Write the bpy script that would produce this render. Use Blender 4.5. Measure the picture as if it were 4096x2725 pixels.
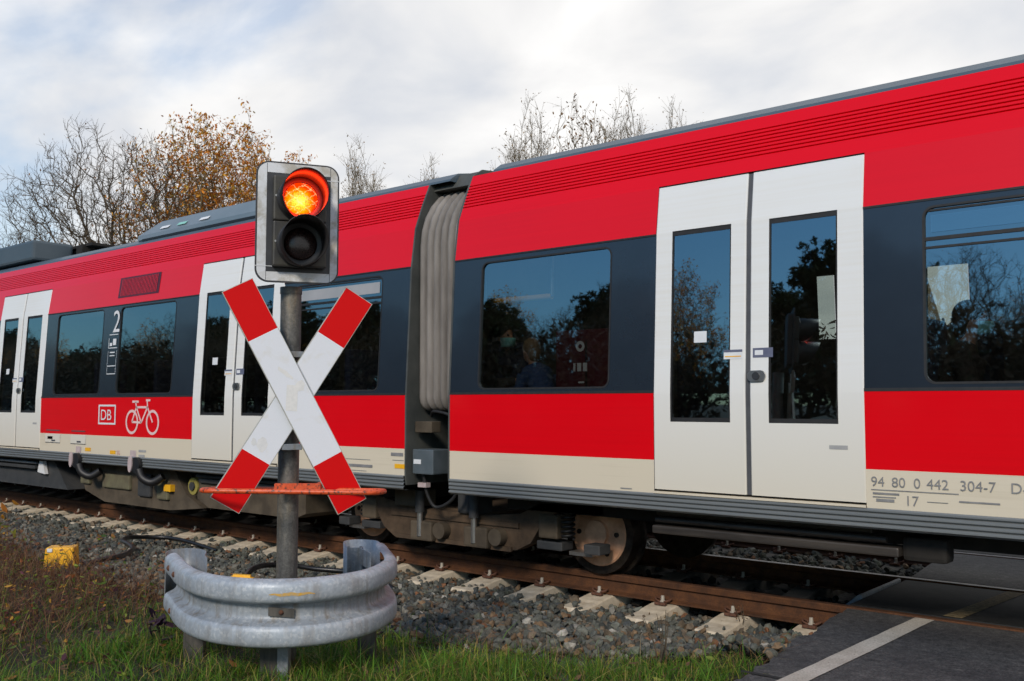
import bpy, bmesh, math, random
import numpy as np
from mathutils import Vector, Matrix, noise
for o in list(bpy.data.objects): bpy.data.objects.remove(o)
S = bpy.context.scene
COL = S.collection
R = math.radians
random.seed(7); RNG = np.random.default_rng(11)

# ------------------------------------------------------------------ camera
HC = 1.43
cd = bpy.data.cameras.new('camera'); cam = bpy.data.objects.new('camera', cd); COL.objects.link(cam)
cd.sensor_width = 36.0; cd.lens = 33.60; cd.clip_end = 3000; cd.clip_start = 0.05
cam.location = (0, 0, HC); cam.rotation_euler = (R(90 + 3.771), 0, R(39.995))
cd.dof.use_dof = True; cd.dof.focus_distance = 5.0; cd.dof.aperture_fstop = 9.0
S.camera = cam
# ------------------------------------------------------------------ world, sun, exposure
SUN_EL, SUN_AZ = R(32), R(158)      # azimuth clockwise from +Y, the sun stands behind the viewer
W = bpy.data.worlds.new('World'); S.world = W; W.use_nodes = True
def build_world():
    nt = W.node_tree; n = nt.nodes; L = nt.links; n.clear()
    out = n.new('ShaderNodeOutputWorld')
    sky = n.new('ShaderNodeTexSky'); sky.sky_type = 'NISHITA'; sky.sun_disc = False
    sky.sun_elevation = SUN_EL; sky.sun_rotation = SUN_AZ; sky.air_density = 1.3; sky.dust_density = .4; sky.ozone_density = 2.5
    b1 = n.new('ShaderNodeBackground'); b1.inputs[1].default_value = .11
    tn = n.new('ShaderNodeMix'); tn.data_type = 'RGBA'; tn.blend_type = 'MULTIPLY'; tn.inputs[0].default_value = 1.; tn.inputs[7].default_value = (.56, .80, .98, 1)
    L.new(sky.outputs[0], tn.inputs[6]); L.new(tn.outputs[2], b1.inputs[0])
    tc = n.new('ShaderNodeTexCoord'); sp = n.new('ShaderNodeSeparateXYZ'); L.new(tc.outputs['Generated'], sp.inputs[0])
    def math_(op, a, b=None, c=None, clamp=False):
        m = n.new('ShaderNodeMath'); m.operation = op; m.use_clamp = clamp
        for i, v in enumerate((a, b, c)):
            if v is None: continue
            if isinstance(v, (int, float)): m.inputs[i].default_value = v
            else: L.new(v, m.inputs[i])
        return m.outputs[0]
    X, Y, Z = sp.outputs
    zz = math_('ADD', math_('ABSOLUTE', Z), .30)
    px = math_('DIVIDE', X, zz); py = math_('DIVIDE', Y, zz)
    cv = n.new('ShaderNodeCombineXYZ'); L.new(px, cv.inputs[0]); L.new(py, cv.inputs[1])
    def nz(scale, det, rough, off, dist=0.):
        mp = n.new('ShaderNodeMapping'); mp.inputs['Location'].default_value = off; mp.inputs['Scale'].default_value = (1, 1.25, 1)
        mp.inputs['Rotation'].default_value = (0, 0, R(35))
        L.new(cv.outputs[0], mp.inputs[0])
        t = n.new('ShaderNodeTexNoise'); t.inputs['Scale'].default_value = scale; t.inputs['Detail'].default_value = det
        t.inputs['Roughness'].default_value = rough; t.inputs['Distortion'].default_value = dist; L.new(mp.outputs[0], t.inputs[0]); return t.outputs[0]
    n1 = nz(1.25, 7, .5, (3.1, 1.7, 0), .25); n2 = nz(2.5, 7, .49, (7.3, 2.2, 0), .3)
    # cover: closed cloud over the line ahead, thinning out to the far left, open sky behind the viewer
    cov = math_('ADD', math_('MULTIPLY', Y, 1.35), math_('MULTIPLY', X, .74))
    cov = math_('ADD', math_('ADD', cov, .56), math_('MULTIPLY', math_('SUBTRACT', .20, Z), 1.1))
    mask = math_('ADD', cov, math_('MULTIPLY', math_('SUBTRACT', n1, .5), 2.9))
    mr = n.new('ShaderNodeMapRange'); mr.interpolation_type = 'SMOOTHSTEP'; mr.inputs[1].default_value = -.15; mr.inputs[2].default_value = .60
    mr.inputs[3].default_value = 0.; mr.inputs[4].default_value = .97; L.new(mask, mr.inputs[0])
    cr = n.new('ShaderNodeValToRGB'); e = cr.color_ramp.elements
    e[0].position = .33; e[0].color = (.55, .57, .61, 1); e[1].position = .66; e[1].color = (.84, .825, .805, 1)
    k = e.new(.50); k.color = (.72, .712, .705, 1)
    L.new(n2, cr.inputs[0])
    b2 = n.new('ShaderNodeBackground'); b2.inputs[1].default_value = 1.0; L.new(cr.outputs[0], b2.inputs[0])
    mx = n.new('ShaderNodeMixShader'); fl = n.new('ShaderNodeMapRange'); fl.interpolation_type = 'SMOOTHSTEP'; fl.inputs[1].default_value = -.25; fl.inputs[2].default_value = .35; fl.inputs[3].default_value = 0.; fl.inputs[4].default_value = .50; L.new(Y, fl.inputs[0])
    L.new(math_('MAXIMUM', mr.outputs[0], fl.outputs[0]), mx.inputs[0]); L.new(b1.outputs[0], mx.inputs[1]); L.new(b2.outputs[0], mx.inputs[2])
    L.new(mx.outputs[0], out.inputs[0])
build_world()
sd = bpy.data.lights.new('sun', 'SUN'); sd.energy = 2.1; sd.angle = R(11); sd.color = (1.0, .89, .76)
sun = bpy.data.objects.new('sun', sd); COL.objects.link(sun)
sun.rotation_euler = Vector((-math.sin(SUN_AZ) * math.cos(SUN_EL), -math.cos(SUN_AZ) * math.cos(SUN_EL), -math.sin(SUN_EL))).to_track_quat('-Z', 'Y').to_euler()
S.view_settings.view_transform = 'Standard'; S.view_settings.look = 'None'
S.view_settings.exposure = 0.36; S.view_settings.gamma = 1.0
S.render.engine = 'CYCLES'; S.cycles.use_denoising = True
S.cycles.max_bounces = 8; S.cycles.transparent_max_bounces = 24; S.cycles.glossy_bounces = 5; S.cycles.caustics_reflective = False

# ------------------------------------------------------------------ helpers
class MB:
    """collects vertices and faces (with a material slot each) and links them as one mesh object"""
    def __init__(s): s.v = []; s.f = []; s.m = []; s.sm = []
    def add(s, vs, fs, mi=0, smooth=False):
        o = len(s.v); s.v.extend([tuple(p) for p in vs])
        for f in fs: s.f.append([i + o for i in f]); s.m.append(mi); s.sm.append(smooth)
    def quad(s, a, b, c, d, mi=0): s.add([a, b, c, d], [(0, 1, 2, 3)], mi)
    def box(s, x0, x1, y0, y1, z0, z1, mi=0, bev=0.):
        if bev <= 0:
            v = [(x, y, z) for x in (x0, x1) for y in (y0, y1) for z in (z0, z1)]
            s.add(v, [(0, 1, 3, 2), (4, 6, 7, 5), (0, 4, 5, 1), (2, 3, 7, 6), (0, 2, 6, 4), (1, 5, 7, 3)], mi); return
        bm = bmesh.new(); bmesh.ops.create_cube(bm, size=1)
        for q in bm.verts: q.co = Vector(((x0 + x1) / 2 + q.co.x * (x1 - x0), (y0 + y1) / 2 + q.co.y * (y1 - y0), (z0 + z1) / 2 + q.co.z * (z1 - z0)))
        bmesh.ops.bevel(bm, geom=bm.edges[:], offset=bev, segments=2, affect='EDGES', profile=.6)
        s.bm(bm, mi)
    def bm(s, bm, mi=0, smooth=False, mat=None):
        bm.verts.index_update(); vs = [(mat @ q.co if mat else q.co.copy()) for q in bm.verts]
        s.add(vs, [[q.index for q in f.verts] for f in bm.faces], mi, smooth); bm.free()
    def tube(s, pts, rad, n=8, mi=0, caps=True, smooth=True, closed=False):
        pts = [Vector(p) for p in pts]; m = len(pts)
        rs = rad if isinstance(rad, (list, tuple)) else [rad] * m
        vs = []; prev = None
        for i, p in enumerate(pts):
            if closed: t = (pts[(i + 1) % m] - pts[i - 1])
            else: t = (pts[min(i + 1, m - 1)] - pts[max(i - 1, 0)])
            t.normalize()
            if prev is None:
                a = Vector((0, 0, 1)) if abs(t.z) < .9 else Vector((1, 0, 0)); u = t.cross(a).normalized()
            else:
                u = (prev - t * prev.dot(t)); u = u.normalized() if u.length > 1e-6 else t.orthogonal().normalized()
            prev = u; w = t.cross(u)
            for k in range(n):
                a = 2 * math.pi * k / n; vs.append(p + (u * math.cos(a) + w * math.sin(a)) * rs[i])
        fs = []
        for i in range(m if closed else m - 1):
            j = (i + 1) % m
            for k in range(n): fs.append((i * n + k, i * n + (k + 1) % n, j * n + (k + 1) % n, j * n + k))
        s.add(vs, fs, mi, smooth)
        if caps and not closed:
            s.add(vs[:n], [tuple(range(n))[::-1]], mi); s.add(vs[-n:], [tuple(range(n))], mi)
    def loft(s, rings, mi=0, closed=True, smooth=True, caps=False):
        n = len(rings[0]); vs = [p for r_ in rings for p in r_]; fs = []
        for i in range(len(rings) - 1):
            for k in range(n if closed else n - 1):
                fs.append((i * n + k, i * n + (k + 1) % n, (i + 1) * n + (k + 1) % n, (i + 1) * n + k))
        s.add(vs, fs, mi, smooth)
        if caps: s.add(rings[0], [tuple(range(n))[::-1]], mi); s.add(rings[-1], [tuple(range(n))], mi)
    def prism(s, poly, axis, a0, a1, mi=0, smooth=False):
        """polygon of 2-D points extruded along an axis: 'y' -> points are (x,z); 'x' -> (y,z); 'z' -> (x,y)"""
        def P(p, a): return {'y': (p[0], a, p[1]), 'x': (a, p[0], p[1]), 'z': (p[0], p[1], a)}[axis]
        n = len(poly); A = [P(p, a0) for p in poly]; B = [P(p, a1) for p in poly]
        s.add(A + B, [(i, (i + 1) % n, n + (i + 1) % n, n + i) for i in range(n)], mi, smooth)
        s.add(A, [tuple(range(n))[::-1]], mi); s.add(B, [tuple(range(n))], mi)
    def cyl(s, c, axis, r, h0, h1, n=32, mi=0, smooth=True, r2=None):
        r2 = r if r2 is None else r2; A = []; B = []
        for k in range(n):
            a = 2 * math.pi * k / n; u, w = math.cos(a), math.sin(a)
            def P(rr, h): return {'y': (c[0] + u * rr, h, c[1] + w * rr), 'x': (h, c[0] + u * rr, c[1] + w * rr), 'z': (c[0] + u * rr, c[1] + w * rr, h)}[axis]
            A.append(P(r, h0)); B.append(P(r2, h1))
        s.add(A + B, [(i, (i + 1) % n, n + (i + 1) % n, n + i) for i in range(n)], mi, smooth)
        s.add(A, [tuple(range(n))[::-1]], mi); s.add(B, [tuple(range(n))], mi)
    def build(s, name, mats, parent=None, recalc=True):
        me = bpy.data.meshes.new(name); me.from_pydata([tuple(p) for p in s.v], [], s.f)
        for m_ in (mats if isinstance(mats, (list, tuple)) else [mats]): me.materials.append(m_)
        me.polygons.foreach_set('material_index', s.m); me.polygons.foreach_set('use_smooth', s.sm)
        if recalc:
            bm = bmesh.new(); bm.from_mesh(me); bmesh.ops.recalc_face_normals(bm, faces=bm.faces); bm.to_mesh(me); bm.free()
        me.update()
        o = bpy.data.objects.new(name, me); COL.objects.link(o)
        if parent: o.parent = parent
        return o
def empty(name, loc=(0, 0, 0), rz=0):
    o = bpy.data.objects.new(name, None); COL.objects.link(o); o.location = loc; o.rotation_euler = (0, 0, rz); o.empty_display_size = .1; return o
def tag(o, label=None, cat=None, group=None, kind=None):
    if label: o['label'] = label
    if cat: o['category'] = cat
    if group: o['group'] = group
    if kind: o['kind'] = kind
    return o
def np_mesh(name, V, Fl, nper, mat, cols=None, smooth=False, parent=None):
    """big mesh out of numpy arrays: V (n,3), Fl flat corner indices with nper corners a face, cols (n,3)"""
    me = bpy.data.meshes.new(name); nf = len(Fl) // nper
    me.vertices.add(len(V)); me.vertices.foreach_set('co', np.ascontiguousarray(V, dtype=np.float32).ravel())
    me.loops.add(len(Fl)); me.loops.foreach_set('vertex_index', np.asarray(Fl, dtype=np.int32))
    me.polygons.add(nf); me.polygons.foreach_set('loop_start', np.arange(0, nf * nper, nper, dtype=np.int32))
    me.polygons.foreach_set('loop_total', np.full(nf, nper, dtype=np.int32))
    me.polygons.foreach_set('use_smooth', np.full(nf, smooth, dtype=bool))
    if cols is not None:
        a = me.color_attributes.new('tone', 'FLOAT_COLOR', 'POINT')
        c4 = np.ones((len(V), 4), np.float32); c4[:, :3] = cols; a.data.foreach_set('color', c4.ravel())
    me.materials.append(mat); me.update(); me.validate()
    o = bpy.data.objects.new(name, me); COL.objects.link(o)
    if parent: o.parent = parent
    return o
def smoothstep(a, b, t): t = max(0., min(1., (t - a) / (b - a))); return t * t * (3 - 2 * t)
def catmull(P, n, closed=False):
    P = [Vector(p) for p in P]; m = len(P); out = []
    for i in range(m if closed else m - 1):
        g = (lambda k: P[k % m]) if closed else (lambda k: P[max(0, min(m - 1, k))])
        a, b, c, d = g(i - 1), g(i), g(i + 1), g(i + 2)
        for k in range(n):
            t = k / n
            out.append(.5 * ((2 * b) + (c - a) * t + (2 * a - 5 * b + 4 * c - d) * t * t + (3 * b - a - 3 * c + d) * t ** 3))
    if not closed: out.append(P[-1])
    return out

# ------------------------------------------------------------------ materials
def new_mat(name):
    m = bpy.data.materials.new(name); m.use_nodes = True; n = m.node_tree.nodes; return m, n, m.node_tree.links, n['Principled BSDF']
def noise_(n, L, scale, det=6, rough=.55, vec=None, dist=0.):
    t = n.new('ShaderNodeTexNoise'); t.inputs['Scale'].default_value = scale; t.inputs['Detail'].default_value = det
    t.inputs['Roughness'].default_value = rough; t.inputs['Distortion'].default_value = dist
    if vec is None:
        tc = n.new('ShaderNodeTexCoord'); vec = tc.outputs['Object']
    L.new(vec, t.inputs['Vector']); return t
def ramp_(n, L, fac, stops):
    r = n.new('ShaderNodeValToRGB'); e = r.color_ramp.elements
    e[0].position, e[0].color = stops[0][0], (*stops[0][1], 1); e[1].position, e[1].color = stops[-1][0], (*stops[-1][1], 1)
    for p, c in stops[1:-1]: k = e.new(p); k.color = (*c, 1)
    L.new(fac, r.inputs[0]); return r
def mixc(n, L, fac, a, b, mode='MIX'):
    m = n.new('ShaderNodeMix'); m.data_type = 'RGBA'; m.blend_type = mode
    for s_, v in ((m.inputs[0], fac), (m.inputs[6], a), (m.inputs[7], b)):
        if isinstance(v, (int, float)): s_.default_value = v
        elif isinstance(v, (tuple, list)): s_.default_value = (*v, 1)
        else: L.new(v, s_)
    return m.outputs[2]
def bump_(n, L, p, h, strength=.2, dist=.01):
    b = n.new('ShaderNodeBump'); b.inputs['Strength'].default_value = strength; b.inputs['Distance'].default_value = dist
    L.new(h, b.inputs['Height']); L.new(b.outputs[0], p.inputs['Normal'])
def mat(name, c1, c2=None, scale=6., rough=.5, metal=0., bump=0., bdist=.004, coat=0., r2=None, det=6, stretch=None, lo=.35, hi=.65):
    m, n, L, p = new_mat(name)
    p.inputs['Roughness'].default_value = rough; p.inputs['Metallic'].default_value = metal
    p.inputs['Coat Weight'].default_value = coat; p.inputs['Coat Roughness'].default_value = .06
    vec = None
    if stretch:
        tc = n.new('ShaderNodeTexCoord'); mp = n.new('ShaderNodeMapping'); mp.inputs['Scale'].default_value = stretch; L.new(tc.outputs['Object'], mp.inputs[0]); vec = mp.outputs[0]
    t = noise_(n, L, scale, det, .6, vec)
    if c2 is None: p.inputs['Base Color'].default_value = (*c1, 1)
    else: L.new(ramp_(n, L, t.outputs[0], [(lo, c1), (hi, c2)]).outputs[0], p.inputs['Base Color'])
    if r2 is not None:
        mr = n.new('ShaderNodeMapRange'); mr.inputs[1].default_value = .3; mr.inputs[2].default_value = .7; mr.inputs[3].default_value = rough; mr.inputs[4].default_value = r2
        L.new(t.outputs[0], mr.inputs[0]); L.new(mr.outputs[0], p.inputs['Roughness'])
    if bump: bump_(n, L, p, t.outputs[0], bump, bdist)
    return m
def mat_vcol(name, rough=.8, sat_noise=40., amt=.35, bump=.3, spec=.3, transl=0.):
    """takes each stone's / blade's / leaf's own colour from the mesh"""
    m, n, L, p = new_mat(name); a = n.new('ShaderNodeVertexColor'); a.layer_name = 'tone'
    t = noise_(n, L, sat_noise, 4, .6); r = ramp_(n, L, t.outputs[0], [(.3, (1 - amt,) * 3), (.7, (1 + amt,) * 3)])
    L.new(mixc(n, L, 1., a.outputs[0], r.outputs[0], 'MULTIPLY'), p.inputs['Base Color'])
    p.inputs['Roughness'].default_value = rough; p.inputs['Specular IOR Level'].default_value = spec
    if bump: bump_(n, L, p, t.outputs[0], bump, .003)
    if transl:
        tr = n.new('ShaderNodeBsdfTranslucent'); L.new(a.outputs[0], tr.inputs[0]); mx = n.new('ShaderNodeMixShader'); mx.inputs[0].default_value = transl
        L.new(p.outputs[0], mx.inputs[1]); L.new(tr.outputs[0], mx.inputs[2]); L.new(mx.outputs[0], n['Material Output'].inputs[0])
    return m

def paint_mat(name, c, dirt, amount, rough=.28, coat=.55, low=0.):
    """gloss car-body paint with faint lengthwise streaks of road film"""
    m, n, L, p = new_mat(name)
    tc = n.new('ShaderNodeTexCoord'); mp = n.new('ShaderNodeMapping'); mp.inputs['Scale'].default_value = (.35, 1, 26); L.new(tc.outputs['Object'], mp.inputs[0])
    t = noise_(n, L, 1.6, 7, .6, mp.outputs[0]); t2 = noise_(n, L, 1.1, 4, .5)
    f = n.new('ShaderNodeMath'); f.operation = 'MULTIPLY'; L.new(t.outputs[0], f.inputs[0]); L.new(t2.outputs[0], f.inputs[1])
    r = ramp_(n, L, f.outputs[0], [(.18, (0, 0, 0)), (.42, (amount,) * 3)])
    sz = n.new('ShaderNodeSeparateXYZ'); L.new(tc.outputs['Object'], sz.inputs[0]); z_ = n.new('ShaderNodeMapRange'); z_.inputs[1].default_value = 1.75; z_.inputs[2].default_value = .80; z_.inputs[3].default_value = 0.; z_.inputs[4].default_value = low
    L.new(sz.outputs[2], z_.inputs[0]); ad = n.new('ShaderNodeMath'); ad.operation = 'MAXIMUM'; L.new(r.outputs[0], ad.inputs[0]); L.new(z_.outputs[0], ad.inputs[1])
    L.new(mixc(n, L, ad.outputs[0], c, dirt), p.inputs['Base Color'])
    p.inputs['Specular IOR Level'].default_value = .2; p.inputs['Roughness'].default_value = rough; p.inputs['Coat Weight'].default_value = coat; p.inputs['Coat Roughness'].default_value = .08
    bump_(n, L, p, t2.outputs[0], .04, .02)
    return m
M = {}
M['red'] = paint_mat('red_paint', (.72, .0012, .007), (.56, .002, .006), .25, .3, .38)
M['cream'] = paint_mat('cream_paint', (.68, .61, .48), (.52, .45, .33), .5, .45, .05, .3)
M['white'] = paint_mat('white_paint', (.76, .765, .75), (.64, .58, .46), .25, .3, .2, .8)
M['band'] = mat('dark_band_paint', (.014, .020, .029), (.017, .024, .034), 2., .25, 0, coat=.5)
M['fairing'] = mat('fairing_grey_paint', (.13, .175, .205), (.165, .205, .235), 1.2, .45, 0, coat=.1)
M['roofgrey'] = mat('roof_grey_paint', (.055, .085, .11), (.075, .105, .13), 1.2, .45, 0, coat=.1)
M['skirt'] = mat('skirt_grey', (.19, .205, .21), (.235, .25, .25), 2.5, .38, .35, coat=.1, stretch=(.3, 1, 10))
M['rubber'] = mat('rubber', (.010, .010, .011), (.018, .018, .018), 20, .65)
M['black'] = mat('black_plastic', (.008, .008, .009), (.014, .014, .015), 30, .5)
M['seal'] = mat('door_seal_grey', (.055, .058, .065), (.075, .078, .085), 9, .6)
M['under'] = mat('underframe_dirt', (.008, .007, .006), (.018, .015, .012), 7, .85, 0, .3)
M['bogie'] = mat('bogie_brown_dust', (.042, .026, .014), (.10, .064, .037), 6, .85, 0, .3)
M['copper'] = mat('wheel_brown', (.40, .20, .11), (.74, .42, .26), 5, .7, 0, .2)
M['tread'] = mat('wheel_tread', (.035, .028, .022), (.075, .06, .05), 14, .42, .8)
M['boxgrey'] = mat('equipment_grey', (.030, .032, .034), (.05, .05, .05), 6, .7, 0, .15)
M['boxtan'] = mat('equipment_tan', (.050, .037, .023), (.105, .080, .052), 4, .8, 0, .2)
M['bellows'] = mat('bellows_cloth', (.14, .126, .113), (.27, .245, .22), 5, .8, 0, .1, stretch=(1, 1, .25))
M['gap'] = mat('car_end_grey', (.050, .054, .050), (.085, .088, .08), 4, .6)
M['inner'] = mat('interior_lining', (.10, .10, .105), (.13, .13, .135), 3, .6)
M['inwhite'] = mat('interior_light_panel', (.30, .31, .32), (.36, .36, .37), 3, .5)
M['seat'] = mat('seat_cloth', (.012, .018, .05), (.022, .03, .075), 60, .9)
M['maroon'] = mat('maroon_panel', (.07, .006, .012), (.10, .009, .016), 3, .4)
M['yellow'] = mat('yellow_paint', (.82, .40, .012), (.88, .47, .02), 10, .35, coat=.3)
M['stickerw'] = mat('sticker_white', (.66, .67, .68), (.72, .73, .74), 10, .5)
M['stickerb'] = mat('sticker_blue', (.09, .10, .16), (.13, .14, .2), 10, .5)
M['marking'] = mat('faded_marking', (.30, .30, .30), (.38, .375, .36), 12, .6)
M['pinkmark'] = mat('pinkish_plate', (.42, .33, .32), (.52, .43, .42), 12, .6)
M['cable'] = mat('cable_sheath', (.012, .012, .013), (.02, .02, .021), 12, .35)
M['metal'] = mat('stainless', (.45, .44, .42), (.55, .54, .52), 25, .3, .9)
M['pictogram'] = mat('pictogram_pale', (.74, .50, .48), (.80, .58, .56), 12, .45)
def glass_mat(name, tint, refl, rcol=(1, 1, 1)):
    m, n, L, p = new_mat(name); n.remove(p)
    tr = n.new('ShaderNodeBsdfTransparent'); tr.inputs[0].default_value = (*tint, 1)
    gl = n.new('ShaderNodeBsdfGlossy'); gl.inputs['Roughness'].default_value = .015; gl.inputs['Color'].default_value = (*rcol, 1)
    t = noise_(n, L, .9, 2, .5); b = n.new('ShaderNodeBump'); b.inputs['Strength'].default_value = .012; b.inputs['Distance'].default_value = .05
    L.new(t.outputs[0], b.inputs['Height']); L.new(b.outputs[0], gl.inputs['Normal'])
    fr = n.new('ShaderNodeFresnel'); fr.inputs[0].default_value = 1.5
    mr = n.new('ShaderNodeMapRange'); mr.inputs[1].default_value = .04; mr.inputs[2].default_value = 1; mr.inputs[3].default_value = refl; mr.inputs[4].default_value = 1
    L.new(fr.outputs[0], mr.inputs[0])
    mx = n.new('ShaderNodeMixShader'); L.new(mr.outputs[0], mx.inputs[0]); L.new(tr.outputs[0], mx.inputs[1]); L.new(gl.outputs[0], mx.inputs[2])
    L.new(mx.outputs[0], n['Material Output'].inputs[0]); return m
M['glass'] = glass_mat('tinted_window_glass', (.40, .42, .42), .25, (.68, .91, 1.))
M['farglass'] = glass_mat('far_window_glass', (.72, .82, .76), .06)

def rust_mat():
    m, n, L, p = new_mat('rail_rust'); tc = n.new('ShaderNodeTexCoord')
    t = noise_(n, L, 9, 8, .65, tc.outputs['Object']); t2 = noise_(n, L, 90, 5, .6, tc.outputs['Object'])
    r = ramp_(n, L, t.outputs[0], [(.3, (.040, .0145, .0045)), (.5, (.080, .028, .0075)), (.72, (.125, .046, .012))])
    r2 = ramp_(n, L, t2.outputs[0], [(.35, (.7, .7, .7)), (.65, (1.2, 1.2, 1.2))])
    L.new(mixc(n, L, 1., r.outputs[0], r2.outputs[0], 'MULTIPLY'), p.inputs['Base Color']); p.inputs['Roughness'].default_value = .8
    bump_(n, L, p, t2.outputs[0], .3, .003); return m
M['rust'] = rust_mat()
M['railtop'] = mat('rail_running_band', (.42, .41, .40), (.62, .61, .60), 12, .3, .55, stretch=(.4, 8, 8))
M['concrete'] = mat('sleeper_concrete', (.46, .38, .27), (.62, .53, .40), 14, .85, 0, .35, .004)
M['concreteshade'] = mat('sleeper_painted_shade', (.07, .06, .05), (.15, .13, .10), 9, .9, 0, .3)  # darker concrete: the shade under the train, painted into the sleepers
M['clip'] = mat('rust_clip', (.07, .028, .016), (.13, .055, .03), 30, .8)
M['bolt'] = mat('pale_bolt_cap', (.36, .32, .26), (.46, .42, .35), 40, .6)
def asphalt_mat():
    m, n, L, p = new_mat('asphalt'); tc = n.new('ShaderNodeTexCoord')
    t = noise_(n, L, 1.3, 6, .6, tc.outputs['Object']); t2 = noise_(n, L, 75, 5, .75, tc.outputs['Object']); t3 = noise_(n, L, 16, 6, .65, tc.outputs['Object'])
    r = ramp_(n, L, t.outputs[0], [(.3, (.034, .034, .037)), (.7, (.078, .075, .073))])
    r2 = ramp_(n, L, t2.outputs[0], [(.36, (.45, .45, .45)), (.52, (1, 1, 1)), (.68, (1.75, 1.7, 1.65))])
    r3 = ramp_(n, L, t3.outputs[0], [(.32, (.55, .55, .56)), (.5, (1, 1, 1)), (.68, (1.5, 1.48, 1.45))])
    c = mixc(n, L, 1., r.outputs[0], r2.outputs[0], 'MULTIPLY'); L.new(mixc(n, L, 1., c, r3.outputs[0], 'MULTIPLY'), p.inputs['Base Color'])
    p.inputs['Roughness'].default_value = .75; bump_(n, L, p, t2.outputs[0], .7, .006); return m
M['asphalt'] = asphalt_mat()
def line_mat():
    m, n, L, p = new_mat('worn_road_paint'); t = noise_(n, L, 85, 5, .65); t2 = noise_(n, L, 5, 4, .6)
    r = ramp_(n, L, t.outputs[0], [(.30, (.09, .08, .07)), (.40, (.42, .385, .33)), (.65, (.56, .52, .455))])
    r2 = ramp_(n, L, t2.outputs[0], [(.3, (.75, .73, .7)), (.7, (1.05, 1.05, 1.05))])
    L.new(mixc(n, L, 1., r.outputs[0], r2.outputs[0], 'MULTIPLY'), p.inputs['Base Color']); p.inputs['Roughness'].default_value = .7; bump_(n, L, p, t.outputs[0], .4, .003); return m
M['line'] = line_mat()
M['linetan'] = mat('worn_tan_paint', (.16, .12, .06), (.34, .26, .14), 30, .8)
def panel_mat():
    m, n, L, p = new_mat('crossing_rubber'); tc = n.new('ShaderNodeTexCoord')
    mp = n.new('ShaderNodeMapping'); mp.inputs['Rotation'].default_value = (0, 0, R(45)); L.new(tc.outputs['Object'], mp.inputs[0])
    ck = n.new('ShaderNodeTexBrick'); ck.inputs['Scale'].default_value = 1.; ck.offset = 0; ck.inputs['Brick Width'].default_value = .045; ck.inputs['Row Height'].default_value = .045; ck.inputs['Mortar Size'].default_value = .004
    L.new(mp.outputs[0], ck.inputs['Vector']); t = noise_(n, L, 8, 5)
    L.new(ramp_(n, L, t.outputs[0], [(.3, (.012, .012, .012)), (.7, (.03, .029, .027))]).outputs[0], p.inputs['Base Color']); p.inputs['Roughness'].default_value = .7
    inv = n.new('ShaderNodeMath'); inv.operation = 'SUBTRACT'; inv.inputs[0].default_value = 1; L.new(ck.outputs['Fac'], inv.inputs[1]); bump_(n, L, p, inv.outputs[0], .8, .006); return m
M['panel'] = panel_mat()
def soil_mat():
    m, n, L, p = new_mat('soil'); t = noise_(n, L, 3.5, 8, .65); t2 = noise_(n, L, 45, 6, .7)
    r = ramp_(n, L, t.outputs[0], [(.3, (.018, .015, .009)), (.5, (.034, .027, .016)), (.7, (.030, .036, .014))])
    r2 = ramp_(n, L, t2.outputs[0], [(.3, (.5, .5, .5)), (.7, (1.4, 1.4, 1.4))])
    L.new(mixc(n, L, 1., r.outputs[0], r2.outputs[0], 'MULTIPLY'), p.inputs['Base Color']); p.inputs['Roughness'].default_value = .95; bump_(n, L, p, t2.outputs[0], .8, .02); return m
M['soil'] = soil_mat()
M['bed'] = mat('ballast_bed', (.035, .036, .036), (.10, .098, .092), 22, .95, 0, .9, .02)
M['stone'] = mat_vcol('ballast_stone', .85, 38, .32, .4)
M['grass'] = mat_vcol('grass_blade', .55, 8, .15, 0, .3, .35)
M['leaf'] = mat_vcol('leaf', .6, 20, .2, 0, .3, .35)
M['bark'] = mat('bark', (.050, .036, .022), (.105, .078, .048), 18, .9, 0, .4, .01)
M['barkpale'] = mat('pale_bark', (.10, .078, .042), (.20, .155, .09), 18, .9, 0, .3, .01)
def galv_mat(name='galvanised_steel', dark=1., dirt=.0):
    m, n, L, p = new_mat(name); tc = n.new('ShaderNodeTexCoord')
    v = n.new('ShaderNodeTexVoronoi'); v.inputs['Scale'].default_value = 85; v.inputs['Randomness'].default_value = 1.
    nn = noise_(n, L, 30, 3, .5, tc.outputs['Object']); wv = n.new('ShaderNodeVectorMath'); wv.operation = 'MULTIPLY_ADD'; wv.inputs[1].default_value = (.03,) * 3
    L.new(nn.outputs['Color'], wv.inputs[0]); L.new(tc.outputs['Object'], wv.inputs[2]); L.new(wv.outputs[0], v.inputs['Vector'])
    s_ = n.new('ShaderNodeSeparateColor'); L.new(v.outputs['Color'], s_.inputs[0])
    a = ramp_(n, L, s_.outputs[0], [(0, (.32 * dark, .36 * dark, .405 * dark)), (.6, (.36 * dark, .40 * dark, .445 * dark)), (.85, (.40 * dark, .435 * dark, .475 * dark)), (1., (.46 * dark, .49 * dark, .515 * dark))])
    t = noise_(n, L, 6, 6, .6, tc.outputs['Object'])
    st = n.new('ShaderNodeMapping'); st.inputs['Scale'].default_value = (9, 9, 1.2); L.new(tc.outputs['Object'], st.inputs[0]); t3 = noise_(n, L, 2.2, 5, .6, st.outputs[0])
    d = ramp_(n, L, t3.outputs[0], [(.48, (0, 0, 0)), (.75, (dirt, dirt, dirt))])
    c = mixc(n, L, d.outputs[0], a.outputs[0], (.155, .12, .075))
    b = ramp_(n, L, t.outputs[0], [(.3, (.82, .82, .82)), (.7, (1.12, 1.12, 1.12))])
    L.new(mixc(n, L, 1., c, b.outputs[0], 'MULTIPLY'), p.inputs['Base Color'])
    p.inputs['Metallic'].default_value = .15; p.inputs['Roughness'].default_value = .5
    bump_(n, L, p, t.outputs[0], .15, .006); return m
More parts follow.
